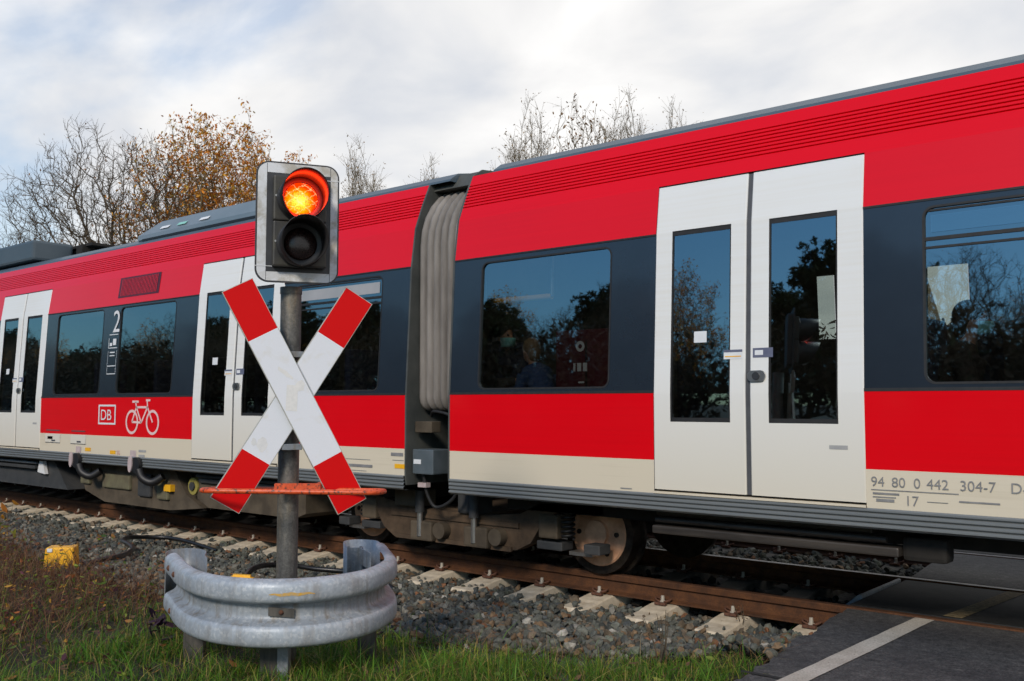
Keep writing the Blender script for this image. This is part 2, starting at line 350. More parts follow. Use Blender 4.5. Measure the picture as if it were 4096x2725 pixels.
M['galv'] = galv_mat(dirt=.55)
M['galvdirty'] = galv_mat('galvanised_dirty', .8, 1.)
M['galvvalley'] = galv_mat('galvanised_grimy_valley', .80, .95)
M['galvdark'] = galv_mat('galvanised_weathered', .55, .8)
M['post'] = mat('post_dark_steel', (.045, .043, .040), (.11, .10, .088), 9, .6, .3, .2, stretch=(3, 3, .6))
def pole_mat():
    m, n, L, p = new_mat('pole_steel'); tc = n.new('ShaderNodeTexCoord'); mp = n.new('ShaderNodeMapping'); mp.inputs['Scale'].default_value = (4, 4, .8); L.new(tc.outputs['Object'], mp.inputs[0])
    t = noise_(n, L, 3, 8, .65, mp.outputs[0], .6); t2 = noise_(n, L, 45, 6, .7, tc.outputs['Object'], 1.2)
    r = ramp_(n, L, t.outputs[0], [(.3, (.060, .062, .062)), (.5, (.115, .112, .104)), (.62, (.17, .15, .118)), (.75, (.14, .085, .045))])
    r2 = ramp_(n, L, t2.outputs[0], [(.35, (.72, .72, .72)), (.5, (1, 1, 1)), (.7, (1.5, 1.5, 1.5))])
    L.new(mixc(n, L, 1., r.outputs[0], r2.outputs[0], 'MULTIPLY'), p.inputs['Base Color']); p.inputs['Metallic'].default_value = .35; p.inputs['Roughness'].default_value = .5
    bump_(n, L, p, t2.outputs[0], .12, .002); return m
M['pole'] = pole_mat()
def retro_mat(name, c, grime, lo=.56, hi=.72):
    """reflective sheeting with a fine cell pattern and patches of grime"""
    m, n, L, p = new_mat(name); tc = n.new('ShaderNodeTexCoord'); v = n.new('ShaderNodeTexVoronoi'); v.inputs['Scale'].default_value = 190; v.inputs['Randomness'].default_value = .15
    L.new(tc.outputs['Object'], v.inputs['Vector']); t = noise_(n, L, 7, 7, .65, tc.outputs['Object'], .5)
    cell = ramp_(n, L, v.outputs['Distance'], [(.1, (1, 1, 1)), (.5, (.88, .89, .9))])
    d = ramp_(n, L, t.outputs[0], [(lo, (0, 0, 0)), (hi, (.8, .8, .8))])
    a = mixc(n, L, 1., (*c,), cell.outputs[0], 'MULTIPLY'); L.new(mixc(n, L, d.outputs[0], a, grime), p.inputs['Base Color'])
    p.inputs['Roughness'].default_value = .5; p.inputs['Specular IOR Level'].default_value = .15; return m
M['retrowhite'] = retro_mat('sign_white_sheeting', (.76, .79, .84), (.62, .62, .58), .55, .75)
M['retrored'] = retro_mat('sign_red_sheeting', (.68, .003, .004), (.42, .01, .01), .62, .9)
M['boardwhite'] = retro_mat('board_worn_white', (.70, .72, .74), (.36, .33, .26), .45, .62)
M['signedge'] = mat('sign_edge_metal', (.40, .41, .36), (.52, .52, .46), 30, .5, .3)
M['panelblack'] = mat('signal_panel_dark', (.022, .024, .028), (.042, .043, .046), 9, .5, 0, .1)
M['housing'] = mat('signal_housing', (.020, .020, .021), (.050, .046, .034), 11, .5, 0, .15)
M['hood'] = mat('signal_hood', (.016, .015, .016), (.024, .023, .025), 20, .5)
M['orange'] = mat('chipped_orange', (.55, .075, .018), (.66, .11, .03), 12, .5, 0, .1)
def orange_mat():
    m, n, L, p = new_mat('chipped_orange_paint'); t = noise_(n, L, 55, 6, .6); t2 = noise_(n, L, 14, 4, .6)
    r = ramp_(n, L, t.outputs[0], [(.38, (.10, .035, .02)), (.44, (.56, .065, .014)), (.7, (.72, .115, .03))])
    L.new(r.outputs[0], p.inputs['Base Color']); p.inputs['Roughness'].default_value = .45; bump_(n, L, p, t.outputs[0], .2, .003); return m
M['orange'] = orange_mat()
def lens_mat():
    m, n, L, p = new_mat('lit_lens'); n.remove(p); tc = n.new('ShaderNodeTexCoord')
    mp = n.new('ShaderNodeMapping'); mp.inputs['Location'].default_value = (.012, 0, .018); L.new(tc.outputs['Object'], mp.inputs[0])
    ln = n.new('ShaderNodeVectorMath'); ln.operation = 'LENGTH'; L.new(mp.outputs[0], ln.inputs[0])
    g = ramp_(n, L, ln.outputs['Value'], [(.0, (1., .80, .25)), (.028, (1., .60, .04)), (.054, (1., .24, .0)), (.080, (.88, .03, .0))])
    def lines(ang, sc):
        q = n.new('ShaderNodeMapping'); q.inputs['Rotation'].default_value = (0, ang, 0); L.new(tc.outputs['Object'], q.inputs[0])
        w = n.new('ShaderNodeTexWave'); w.bands_direction = 'Z'; w.inputs['Scale'].default_value = sc; w.inputs['Distortion'].default_value = 2.5; w.inputs['Detail'].default_value = 3; w.inputs['Detail Scale'].default_value = 8
        L.new(q.outputs[0], w.inputs[0]); return ramp_(n, L, w.outputs[0], [(.955, (0, 0, 0)), (1., (.35, .35, .35))]).outputs[0]
    s_ = mixc(n, L, 1., lines(R(34), 9), lines(R(-38), 7), 'ADD')
    t = noise_(n, L, 120, 3, .6, tc.outputs['Object']); sp = ramp_(n, L, t.outputs[0], [(.35, (.55, .55, .55)), (.65, (1.35, 1.35, 1.35))])
    c = mixc(n, L, s_, g.outputs[0], (1., .72, .30)); c = mixc(n, L, 1., c, sp.outputs[0], 'MULTIPLY')
    em = n.new('ShaderNodeEmission'); em.inputs[1].default_value = 1.45; L.new(c, em.inputs[0])
    gl = n.new('ShaderNodeBsdfGlossy'); gl.inputs[1].default_value = .1; mx = n.new('ShaderNodeMixShader'); mx.inputs[0].default_value = .04
    L.new(em.outputs[0], mx.inputs[1]); L.new(gl.outputs[0], mx.inputs[2]); L.new(mx.outputs[0], n['Material Output'].inputs[0]); return m
M['lens'] = lens_mat()
M['darklens'] = mat('unlit_lens', (.018, .008, .007), (.028, .011, .009), 60, .22, 0, .1)

# ------------------------------------------------------------------ terrain
def gz(x, y):
    """height of the ground (top of rail is 0)"""
    if y > 5.0: z = -.27 + .14 * (1 - smoothstep(5.0, 6.15, y))
    else: z = -.13 + .22 * (1 - smoothstep(3.0, 5.0, y))
    r = smoothstep(-3.3, -2.6, x)            # by the road it comes up to the asphalt edge
    if y < 6.2: z = z * (1 - r) + min(z + .08, -.02) * r
    if y > 30: z += .01 * (y - 30)
    return z
def terrain():
    xs = list(np.arange(-16, 4.01, .25)) ; xs = [-900, -400, -200, -100, -60, -40, -28, -20] + xs + [7, 12, 20, 40, 80, 160, 400, 900]
    ys = [-900, -400, -200, -100, -60, -30, -15, -8, -4, -2, -1] + list(np.arange(0, 12.6, .25)) + [14, 18, 25, 35, 60, 100, 200, 400, 900]
    V = []; F = []
    for y in ys:
        for x in xs: V.append((x, y, gz(x, y) - .012 + (.02 * noise.noise((x * 1.3, y * 1.3, 0)) if 0 < y < 6 and -16 < x < -2.6 else 0) - (.06 if x > -2.45 and -50 < y < 13 else 0)))
    n = len(xs)
    F = [(j * n + i, j * n + i + 1, (j + 1) * n + i + 1, (j + 1) * n + i) for j in range(len(ys) - 1) for i in range(n - 1)]
    m = MB(); m.add(V, F, 0, True); return m.build('ground', M['soil'], recalc=False)
tag(terrain(), kind='structure')
bed = MB()
ys = [4.15, 4.6, 5.0, 5.3, 5.6, 5.9, 6.15, 9.0, 12.6, 13.4]
zz = lambda y: gz(-6, y) + (.004 if y < 13 else -.05)
xs_ = list(np.arange(-40, -2.5, 1.5)) + [-2.5]
for i in range(len(ys) - 1):
    for j in range(len(xs_) - 1):
        bed.quad((xs_[j], ys[i], zz(ys[i])), (xs_[j + 1], ys[i], zz(ys[i])), (xs_[j + 1], ys[i + 1], zz(ys[i + 1])), (xs_[j], ys[i + 1], zz(ys[i + 1])))
tag(bed.build('ballast_bed', M['bed']), kind='structure')

# road over the crossing
def edge_x(y): return -2.40 - .105 * (y - 5) if y > 4.4 else -2.34 + .12 * (4.4 - y)
def road():
    m = MB()
    def strip(y0, y1, x1, zf, n=10):
        for i in range(n):
            a = y0 + (y1 - y0) * i / n; b = y0 + (y1 - y0) * (i + 1) / n
            wob = lambda y: .055 * noise.noise((y * 3.1, 4., 0)) + .030 * noise.noise((y * 9, 2., 0)) + .015 * noise.noise((y * 23, 5., 0))
            xa, xb = edge_x(a) + wob(a), edge_x(b) + wob(b)
            m.quad((xa, a, zf), (x1, a, zf), (x1, b, zf), (xb, b, zf)); m.quad((xa - .02, a, zf - .09), (xa, a, zf), (xb, b, zf), (xb - .02, b, zf - .09))
    strip(-25, 0, 4.2, -.004, 12); strip(0, 6.735, 4.2, -.004, 180)
    for (a, b) in ((8.285, 9.83), (11.36, 40)):
        e = lambda y: -2.30 - .10 * (y - 5)
        m.quad((e(a), a, -.004), (4.2, a, -.004), (4.2, b, -.004), (e(b), b, -.004)); m.quad((e(a) - .02, a, -.1), (e(a), a, -.004), (e(b), b, -.004), (e(b) - .02, b, -.1))
        m.quad((e(a), a, -.004), (4.2, a, -.004), (4.2, a, -.1), (e(a), a, -.1))
    m.quad((edge_x(6.735), 6.735, -.004), (4.2, 6.735, -.004), (4.2, 6.735, -.1), (edge_x(6.735), 6.735, -.1))
    return m.build('road', M['asphalt'])
tag(road(), kind='structure')
ln = MB()
N = 44
for i in range(N):
    a = -3 + (6.72 + 3) * i / N; b = -3 + (6.72 + 3) * (i + 1) / N
    c = lambda y: -2.09 + .038 * (y - 5.8) if y > 4.7 else -2.135 - .03 * (4.7 - y)
    w = lambda y, s_: c(y) + s_ * .062 + .006 * noise.noise((y * 9, s_ * 5., 1))
    ln.quad((w(a, -1), a, .001), (w(a, 1), a, .001), (w(b, 1), b, .001), (w(b, -1), b, .001))
tag(ln.build('road_marking', M['line']), kind='structure')
seam = MB()
for i in range(24):
    a, b = -2.42 + i * .27, -2.42 + (i + 1) * .27; f = lambda x: 4.78 + .06 * noise.noise((x * 2, 0, 3)) - .02 * (x + 2.4)
    if -2.24 < (a + b) / 2 < -1.99: continue
    seam.quad((a, f(a), .0005), (b, f(b), .0005), (b, f(b) + .035, .0005), (a, f(a) + .035, .0005))
tag(seam.build('tar_joint', M['rubber']), kind='structure')
# rubber crossing panels between the rails
def crossing_panel(x0, x1, y0, y1, label, stripe=None):
    root = empty('rubber_crossing_mat', ((x0 + x1) / 2, (y0 + y1) / 2, 0)); tag(root, label, 'rubber mat', 'rubber panels between the rails')
    m = MB(); cx, cy = (x0 + x1) / 2, (y0 + y1) / 2
    m.box(x0 - cx, x1 - cx, y0 - cy, y1 - cy, -.12, -.004, 0, .006); m.build('slab', M['panel'], root)
    if stripe:
        s_ = MB()
        k = 22
        for i in range(k):
            t0, t1 = i / k, (i + .86) / k
            f = lambda t: (stripe[0] + (stripe[1] - stripe[0]) * t - cx, y0 + .01 + (y1 - y0 - .02) * t - cy)
            (xa, ya), (xb, yb) = f(t0), f(t1)
            s_.quad((xa - .06, ya, .0), (xa + .06, ya, .0), (xb + .06, yb, .0), (xb - .06, yb, .0))
        s_.build('painted_stripe', M['linetan'], root)
    return root
crossing_panel(-2.62, -1.42, 6.89, 8.12, 'black ribbed rubber panel with a painted stripe between the rails', (-1.93, -1.80))
crossing_panel(-1.41, -.21, 6.89, 8.12, 'black ribbed rubber panel right of the striped one')
crossing_panel(-.20, 1.0, 6.89, 8.12, 'black ribbed rubber panel, rightmost between the rails of the near track')
crossing_panel(-2.80, -.2, 9.99, 11.12, 'black rubber panel in the second track behind the train')
df = MB(); df.prism([(-2.625, -.11), (-2.625, .012), (-2.64, .02), (-2.66, .012), (-2.80, -.11)], 'y', 7.15, 8.02)
tag(df.build('deflector_plate', M['galvdark']), 'sloped metal deflector plate at the left end of the striped rubber panel', 'deflector')

# rails
def rail(yc, x0, x1, label, shiny=True):
    P = [(-.075, -.16), (-.075, -.148), (-.03, -.135), (-.0085, -.118), (-.0085, -.06), (-.034, -.048), (-.036, -.008), (-.030, 0.), (.030, 0.), (.036, -.008), (.034, -.048), (.0085, -.06), (.0085, -.118), (.03, -.135), (.075, -.148), (.075, -.16)]
    m = MB(); n = len(P); step = 1.5; k = int((x1 - x0) / step)
    for i in range(k):
        a, b = x0 + i * step, x0 + (i + 1) * step
        for j in range(n):
            p, q = P[j], P[(j + 1) % n]
            m.quad((a, yc + p[0], p[1]), (b, yc + p[0], p[1]), (b, yc + q[0], q[1]), (a, yc + q[0], q[1]), 1 if (j == 7 and shiny) else 0)
    o = m.build('rail', [M['rust'], M['railtop']]); return tag(o, label, 'rail', 'rails of the two tracks')
Y1, Y2, Y3, Y4 = 6.80, 8.215, 9.90, 11.30
rail(Y1, -60, 15, 'rusty brown nearest rail running along the ballast in front of the wheels', False)
rail(Y2, -60, 15, 'far rail of the train track with a bright polished top edge')
rail(Y3, -60, 15, 'nearer rail of the second track seen under the train')
rail(Y4, -60, 15, 'farthest rail of the second track at the back of the crossing')

# sleepers
def sleeper_mesh(L=1.22, shade_from=-.60):
    m = MB(); h = .13
    P = [(-L, -.235), (-L + .02, -.212), (-L + .22, -.200), (-L + .27, -.186), (-L + .40, -.170), (-L + .47, -.166), (-L + .72, -.166), (-L + .85, -.19), (0, -.21)]
    P = P + [(-y, z) for y, z in P[-2::-1]]
    bot = [(p[0], -.36) for p in P]; vs = []; fs = []
    for s_ in (-1, 1):
        for p in P: vs.append((s_ * h * .80, p[0], p[1]))
        for p in P: vs.append((s_ * h * .88, p[0], p[1] - .012))
        for p in bot: vs.append((s_ * h * 1.10, p[0], p[1]))
    n = len(P)
    for k in range(n - 1):
        fs.append((k, k + 1, 3 * n + k + 1, 3 * n + k))
        for o in (0, 3 * n):
            fs.append((o + k, o + k + 1, o + n + k + 1, o + n + k)); fs.append((o + n + k, o + n + k + 1, o + 2 * n + k + 1, o + 2 * n + k))
    for k in (0, n - 1): fs.append((k, n + k, 4 * n + k, 3 * n + k)); fs.append((n + k, 2 * n + k, 5 * n + k, 4 * n + k))
    m.add(vs, fs)
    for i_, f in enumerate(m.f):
        if sum(m.v[q][1] for q in f) / len(f) > shade_from: m.m[i_] = 1  # faces past this point take the painted under-train shade
    return m
def clip_mesh(s_=-1):
    m = MB(); b = MB()
    for q in (-1, 1):
        pts = catmull([(0, s_ * .105, -.150), (q * .03, s_ * .125, -.140), (q * .062, s_ * .115, -.128), (q * .066, s_ * .085, -.122), (q * .045, s_ * .062, -.135), (q * .02, s_ * .075, -.145)], 4)
        m.tube(pts, .0075, 6)
    m.box(-.05, .05, s_ * .14 - .02, s_ * .14 + .012, -.165, -.145, 0, .004)
    b.cyl((0, s_ * .108), 'z', .024, -.146, -.138, 14); b.cyl((0, s_ * .108), 'z', .0155, -.138, -.098, 8, 0, False, .0135); return m, b
def make_sleeper(x, yc, label, group, half=.70, shade_from=-.60):
    root = empty('sleeper', (x, yc, 0)); tag(root, label, 'sleeper', group); sleeper_mesh(shade_from=shade_from).build('concrete_beam', [M['concrete'], M['concreteshade']], root)
    for yy in (-half, half):
        for s_ in (-1, 1):
            c, b = clip_mesh(s_); oc = c.build('rail_clip', M['clip'], root); oc.location = (0, yy, 0)
            ob = b.build('bolt', M['bolt'], oc)
    return root
def copy_tree(o, parent=None):
    c = o.copy(); COL.objects.link(c)
    if parent: c.parent = parent
    for ch in [q for q in bpy.data.objects if q.parent is o]: copy_tree(ch, c)
    return c
SX = [-3.44 - .612 * k for k in range(-1, 36)]
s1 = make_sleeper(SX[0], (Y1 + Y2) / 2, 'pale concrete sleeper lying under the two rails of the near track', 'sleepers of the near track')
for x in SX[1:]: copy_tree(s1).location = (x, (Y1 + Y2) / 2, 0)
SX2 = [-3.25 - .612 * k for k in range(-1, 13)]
s2 = make_sleeper(SX2[0], (Y3 + Y4) / 2, 'grey concrete sleeper of the second track seen beneath the train', 'sleepers of the second track', .70, -9.)  # whole sleeper in the painted shade colour
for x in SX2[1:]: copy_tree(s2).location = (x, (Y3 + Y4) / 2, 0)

# ballast stones
def ico():
    bm = bmesh.new(); bmesh.ops.create_icosphere(bm, subdivisions=1, radius=1.); v = np.array([q.co[:] for q in bm.verts]); f = np.array([[q.index for q in p.verts] for p in bm.faces]); bm.free(); return v, f
IV, IF = ico()
def border_y(x):
    return np.interp(x, [-40, -12, -10, -8, -6.2, -5, -4.1, -3.2, -2.7, -2.3], [4.6, 4.3, 4.1, 3.9, 3.85, 4.15, 4.38, 4.98, 5.25, 5.35])
def stones():
    pts = []
    def region(x0, x1, y0, y1, dens, size):
        n = int((x1 - x0) * (y1 - y0) * dens); x = RNG.uniform(x0, x1, n); y = RNG.uniform(y0, y1, n); pts.append(np.stack([x, y, RNG.uniform(*size, n)], 1))
    region(-9, -2.2, 3.6, 6.78, 820, (.017, .041)); region(-17, -9, 3.9, 6.78, 520, (.022, .044)); region(-26, -17, 4.2, 6.78, 140, (.035, .065))
    region(-11, -2.4, 6.86, 8.16, 200, (.028, .052)); region(-10, -2.4, 8.27, 9.85, 300, (.028, .054)); region(-8, -2.9, 9.97, 12.4, 160, (.03, .055))
    P = np.concatenate(pts); x, y, s = P.T
    keep = np.ones(len(P), bool)
    b = border_y(x); soft = RNG.normal(0, .10, len(P)); keep &= (y > b + soft) | (y > 6)
    keep &= x < (-2.46 - .105 * (y - 5) + .06)
    for xs, yc in ((SX, (Y1 + Y2) / 2), (SX2, (Y3 + Y4) / 2)):
        d = np.min(np.abs(x[:, None] - np.array(xs)[None]), 1); inside = (d < .138) & (np.abs(y - yc) < 1.20)
        keep &= ~inside | ((RNG.random(len(P)) < .10) & (np.abs(y - yc) > 1.10)) | ((RNG.random(len(P)) < .04) & (np.abs(y - yc) > .95))
    for yr in (Y1, Y2, Y3, Y4): keep &= np.abs(y - yr) > .085
    P = P[keep]; x, y, s = P.T; n = len(P)
    onsl = np.zeros(len(x), bool)
    for xs, yc in ((SX, (Y1 + Y2) / 2),): onsl |= (np.min(np.abs(x[:, None] - np.array(xs)[None]), 1) < .11) & (np.abs(y - yc) < 1.2) & (y < 7)
    z = np.array([gz(a, c) for a, c in zip(x, y)]) + np.where(onsl, .045, 0.) + np.where(y > 8.3, np.where(y < 9.85, .075, 0.), np.where(y > 6.5, .014, .012)) + np.where((x > -2.8 - .105 * (y - 5)) & (y < 6.7), .05, 0.) + RNG.uniform(-.006, .034, n) * (s / .03)
    nv = len(IV); sc = s[:, None] * np.stack([RNG.uniform(.75, 1.35, n), RNG.uniform(.65, 1.1, n), RNG.uniform(.5, .9, n)], 1)
    B = IV[None] * (1 + RNG.normal(0, .17, (n, nv, 1)))
    # chop by random planes so that faces are angular
    for _ in range(3):
        nn_ = RNG.normal(size=(n, 1, 3)); nn_ /= np.linalg.norm(nn_, axis=2, keepdims=True); d = (B * nn_).sum(2, keepdims=True); h = RNG.uniform(.45, .8, (n, 1, 1))
        B = B - nn_ * np.maximum(d - h, 0)
    B = B * sc[:, None]
    q = RNG.normal(size=(n, 4)); q[:, 1:3] *= .45; q /= np.linalg.norm(q, axis=1, keepdims=True); w, a, b2, c = q.T
    Rm = np.stack([np.stack([1 - 2 * (b2 * b2 + c * c), 2 * (a * b2 - c * w), 2 * (a * c + b2 * w)], 1), np.stack([2 * (a * b2 + c * w), 1 - 2 * (a * a + c * c), 2 * (b2 * c - a * w)], 1), np.stack([2 * (a * c - b2 * w), 2 * (b2 * c + a * w), 1 - 2 * (a * a + b2 * b2)], 1)], 1)
    V = np.einsum('nij,nkj->nki', Rm, B) + np.stack([x, y, z], 1)[:, None]
    pal = np.array([(.15, .158, .14), (.10, .108, .10), (.21, .205, .18), (.19, .15, .11), (.26, .175, .105), (.24, .115, .06), (.085, .095, .10), (.40, .39, .36), (.16, .175, .14)])
    pr = np.array([.27, .22, .13, .13, .07, .028, .08, .02, .05]); pr /= pr.sum()
    C = pal[RNG.choice(len(pal), n, p=pr)] * RNG.uniform(.38, .88, (n, 1)) * np.array([[1., .965, .89]]); C *= np.where((y > 6.86) & (y < 8.16), .30, np.where(y > 9.97, .4, 1.))[:, None]; C = np.repeat(C, nv, 0)  # under-train shade painted into stones between its rails and in the second track
    Fl = (IF[None] + (np.arange(n) * nv)[:, None, None]).reshape(-1)
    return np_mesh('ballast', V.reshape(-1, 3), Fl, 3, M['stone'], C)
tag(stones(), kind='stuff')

# ------------------------------------------------------------------ the train
YS, WID = 6.0, 3.03                       # near side plane, body width
ZK = [.60, .785, 1.5, 2.68, 3.04, 3.25, 3.475]; DK = [.03, .0, .0, .06, .11, .19, .29]
def dy(z): return float(np.interp(z, ZK, DK))
def SP(x, z, off=0.): return (x, YS + dy(z) + off, z)
def side(m, x0, x1, z0, z1, mi=0, off=0., far=False):
    zs = [z0] + [k for k in ZK if z0 + 1e-4 < k < z1 - 1e-4] + [z1]
    f = (lambda x, z: (x, YS + WID - dy(z) - off, z)) if far else (lambda x, z: SP(x, z, off))
    for a, b in zip(zs[:-1], zs[1:]): m.quad(f(x0, a), f(x1, a), f(x1, b), f(x0, b), mi)
def holed(m, x0, x1, z0, z1, holes, mi=0, off=0., far=False, r=0.):
    """side panel with rectangular openings (hx0,hx1,hz0,hz1), corners rounded by r"""
    xs = sorted({x0, x1} | {h[0] for h in holes} | {h[1] for h in holes}); zs = sorted({z0, z1} | {h[2] for h in holes} | {h[3] for h in holes})
    for a, b in zip(xs[:-1], xs[1:]):
        for c, d in zip(zs[:-1], zs[1:]):
            xm, zm = (a + b) / 2, (c + d) / 2
            if any(h[0] < xm < h[1] and h[2] < zm < h[3] for h in holes): continue
            side(m, a, b, c, d, mi, off, far)
    if r:
        for h in holes:
            for (cx, sx) in ((h[0], 1), (h[1], -1)):
                for (cz, sz) in ((h[2], 1), (h[3], -1)):
                    arc = [(cx + sx * (r - r * math.cos(t)), cz + sz * (r - r * math.sin(t))) for t in [k * math.pi / 12 for k in range(7)]]
                    m.add([SP(cx, cz, off)] + [SP(a, b, off) for a, b in arc], [tuple(range(len(arc) + 1))], mi)
def band_ring(m, h, w, off, mi=0, r=.07, inner=True):
    """thin ring round an opening"""
    def loop(g):
        x0, x1, z0, z1 = h[0] + g, h[1] - g, h[2] + g, h[3] - g; rr = max(.01, r - g); out = []
        for cx, cz, a0 in ((x1 - rr, z1 - rr, 0), (x0 + rr, z1 - rr, 90), (x0 + rr, z0 + rr, 180), (x1 - rr, z0 + rr, 270)):
            for k in range(6): a = R(a0 + k * 18); out.append((cx + rr * math.cos(a), cz + rr * math.sin(a)))
        return out
    A, B = loop(0), loop(w); n = len(A)
    m.add([SP(*p, off) for p in A] + [SP(*p, off) for p in B] + [SP(*p, off + .05) for p in B], [(i, (i + 1) % n, n + (i + 1) % n, n + i) for i in range(n)] + [(n + i, n + (i + 1) % n, 2 * n + (i + 1) % n, 2 * n + i) for i in range(n)], mi)

train = empty('commuter_train', (0, 7.5, 0))
tag(train, 'red commuter train with white doors and dark window band passing the crossing', 'train')
class TP:
    """adds world-space meshes as parts of the train"""
    def __call__(s, mb, name, mats, parent=None, recalc=True):
        o = mb.build(name, mats, parent or train, recalc)
        if parent is None: o.location = (0, -7.5, 0)
        return o
part = TP()
GROOVES = [3.165 + .0295 * k for k in range(8)]
def upper_profile():
    P = [(3.045, 0.)]
    for g in GROOVES: P += [(g - .0065, 0.), (g - .0035, .013), (g + .0035, .013), (g + .0065, 0.)]
    P.append((3.475, 0.)); return P
ROOF = [(.29, 3.475), (.305, 3.50), (.40, 3.565), (.60, 3.605), (1.0, 3.63), (1.515, 3.64)]
Z_BAND0, Z_BAND1 = 1.51, 2.68
FARWIN = []
def car(x0, x1, doors, windows, farholes, roof_x0=None, roof_x1=None):
    b = MB(); sk = MB(); rf = MB(); fs = MB()
    spans = []; p = x0
    for d in doors: spans.append((p, d[0])); p = d[1]
    spans.append((p, x1))
    for a, c in spans:
        side(b, a, c, .785, 1.023, 1); side(b, a, c, 1.023, Z_BAND0, 0); side(b, a, c, Z_BAND1, 3.045, 0)
        hs = [w for w in windows if a < (w[0] + w[1]) / 2 < c]
        wb = MB(); holed(wb, a, c, Z_BAND0, Z_BAND1, hs, 0, .002, r=.07); part(wb, 'window_band', M['band'], recalc=False)
        side(b, a, c, Z_BAND1 - .012, Z_BAND1 + .002, 2, -.003); side(b, a, c, Z_BAND0 - .004, Z_BAND0 + .016, 2, -.003)
        side(b, a + .03, c - .03, .86, 1.50, 3, .09); side(b, a + .03, c - .03, 2.70, 3.2, 3, .09)
    U = upper_profile()
    for (za, oa), (zb, ob) in zip(U[:-1], U[1:]): b.quad(SP(x0, za, oa), SP(x1, za, oa), SP(x1, zb, ob), SP(x0, zb, ob), 0)
    for d in doors:          # reveal round the door opening
        for x in d[:2]: b.quad(SP(x, .785, 0), SP(x, 3.045, 0), SP(x, 3.045, .06), SP(x, .785, .06), 2)
        b.quad(SP(d[0], 3.045, 0), SP(d[1], 3.045, 0), SP(d[1], 3.045, .06), SP(d[0], 3.045, .06), 2)
        side(b, d[0], d[1], .785, .80, 1, -.012); b.quad(SP(d[0], .80, -.012), SP(d[1], .80, -.012), SP(d[1], .80, .06), SP(d[0], .80, .06), 1)
    part(b, 'car_body', [M['red'], M['cream'], M['rubber'], M['inner']], recalc=False)
    # ribbed skirt: four rounded ribs
    P = [(.0, .785)]
    for k in range(4):
        zt = .783 - k * .032; P += [(-.004, zt), (-.012, zt - .007), (-.012, zt - .017), (-.002, zt - .024), (.006, zt - .027)]
    P.append((.012, .655)); P.append((.06, .655))
    for (oa, za), (ob, zb) in zip(P[:-1], P[1:]): sk.quad((x0, YS + oa, za), (x1, YS + oa, za), (x1, YS + ob, zb), (x0, YS + ob, zb))
    part(sk, 'ribbed_skirt', M['skirt'], recalc=False)
    # roof, both sides
    ra, rb = (x0 if roof_x0 is None else roof_x0), (x1 if roof_x1 is None else roof_x1)
    n = len(ROOF); full = [(YS + o, z) for o, z in ROOF] + [(YS + WID - o, z) for o, z in ROOF[::-1]]
    for (ya, za), (yb, zb) in zip(full[:-1], full[1:]): rf.quad((ra, ya, za), (rb, ya, za), (rb, yb, zb), (ra, yb, zb))
    for x in (ra, rb): rf.add([(x, y, z) for y, z in full], [tuple(range(len(full)))])
    part(rf, 'roof', M['roofgrey'])
    # far side, floor, ceiling
    holed(fs, x0, x1, .785, 3.475, farholes, 0, 0, True); fs.box(x0 + .01, x1 - .01, YS + .09, YS + WID - .09, .70, .86, 1); fs.box(x0 + .01, x1 - .01, YS + .22, YS + WID - .22, 3.20, 3.26, 2)
    part(fs, 'far_side_and_floor', [M['inner'], M['under'], M['inwhite']], recalc=False)
    if farholes:
        g = MB()
        for h in farholes: side(g, h[0], h[1], h[2], h[3], 0, .02, True)
        part(g, 'far_window_glass', M['farglass'], recalc=False)
    uf = MB(); uf.box(x0 + .3, x1 - .3, 6.42, 8.6, .52, .70); part(uf, 'underframe', M['under'])
    for w in windows:
        pn = MB(); side(pn, w[0] - .01, w[1] + .01, w[2] - .01, w[3] + .01, 0, .014); po = part(pn, 'window', M['glass'], recalc=False)
        fr = MB(); band_ring(fr, w, .014, .0005); part(fr, 'window_frame', M['rubber'], po, recalc=False)
        if len(w) > 4:
            tb = MB()
            for za, zb in ((w[4], w[4] + .022), (w[4] - .05, w[4] - .036)): side(tb, w[0] + .01, w[1] - .01, za, zb, 0, .006)
            side(tb, w[0] + .03, w[1] - .03, w[3] - .035, w[3] - .022, 0, .006)
            part(tb, 'transom_bar', M['rubber'], po, recalc=False)
            if len(w) > 5:
                hp = MB(); side(hp, w[0] + .05, w[1] - .05, w[4] + .05, w[3] - .06, 0, .010); part(hp, 'frosted_hopper_pane', M['inwhite'] if w[5] else M['glass'], po, recalc=False)
def sub(mb, name, mats, parent):       # a sub-part given in world space under a part at (0,-7.5,0)+(0,7.5,0)
    return mb.build(name, mats, parent, False)
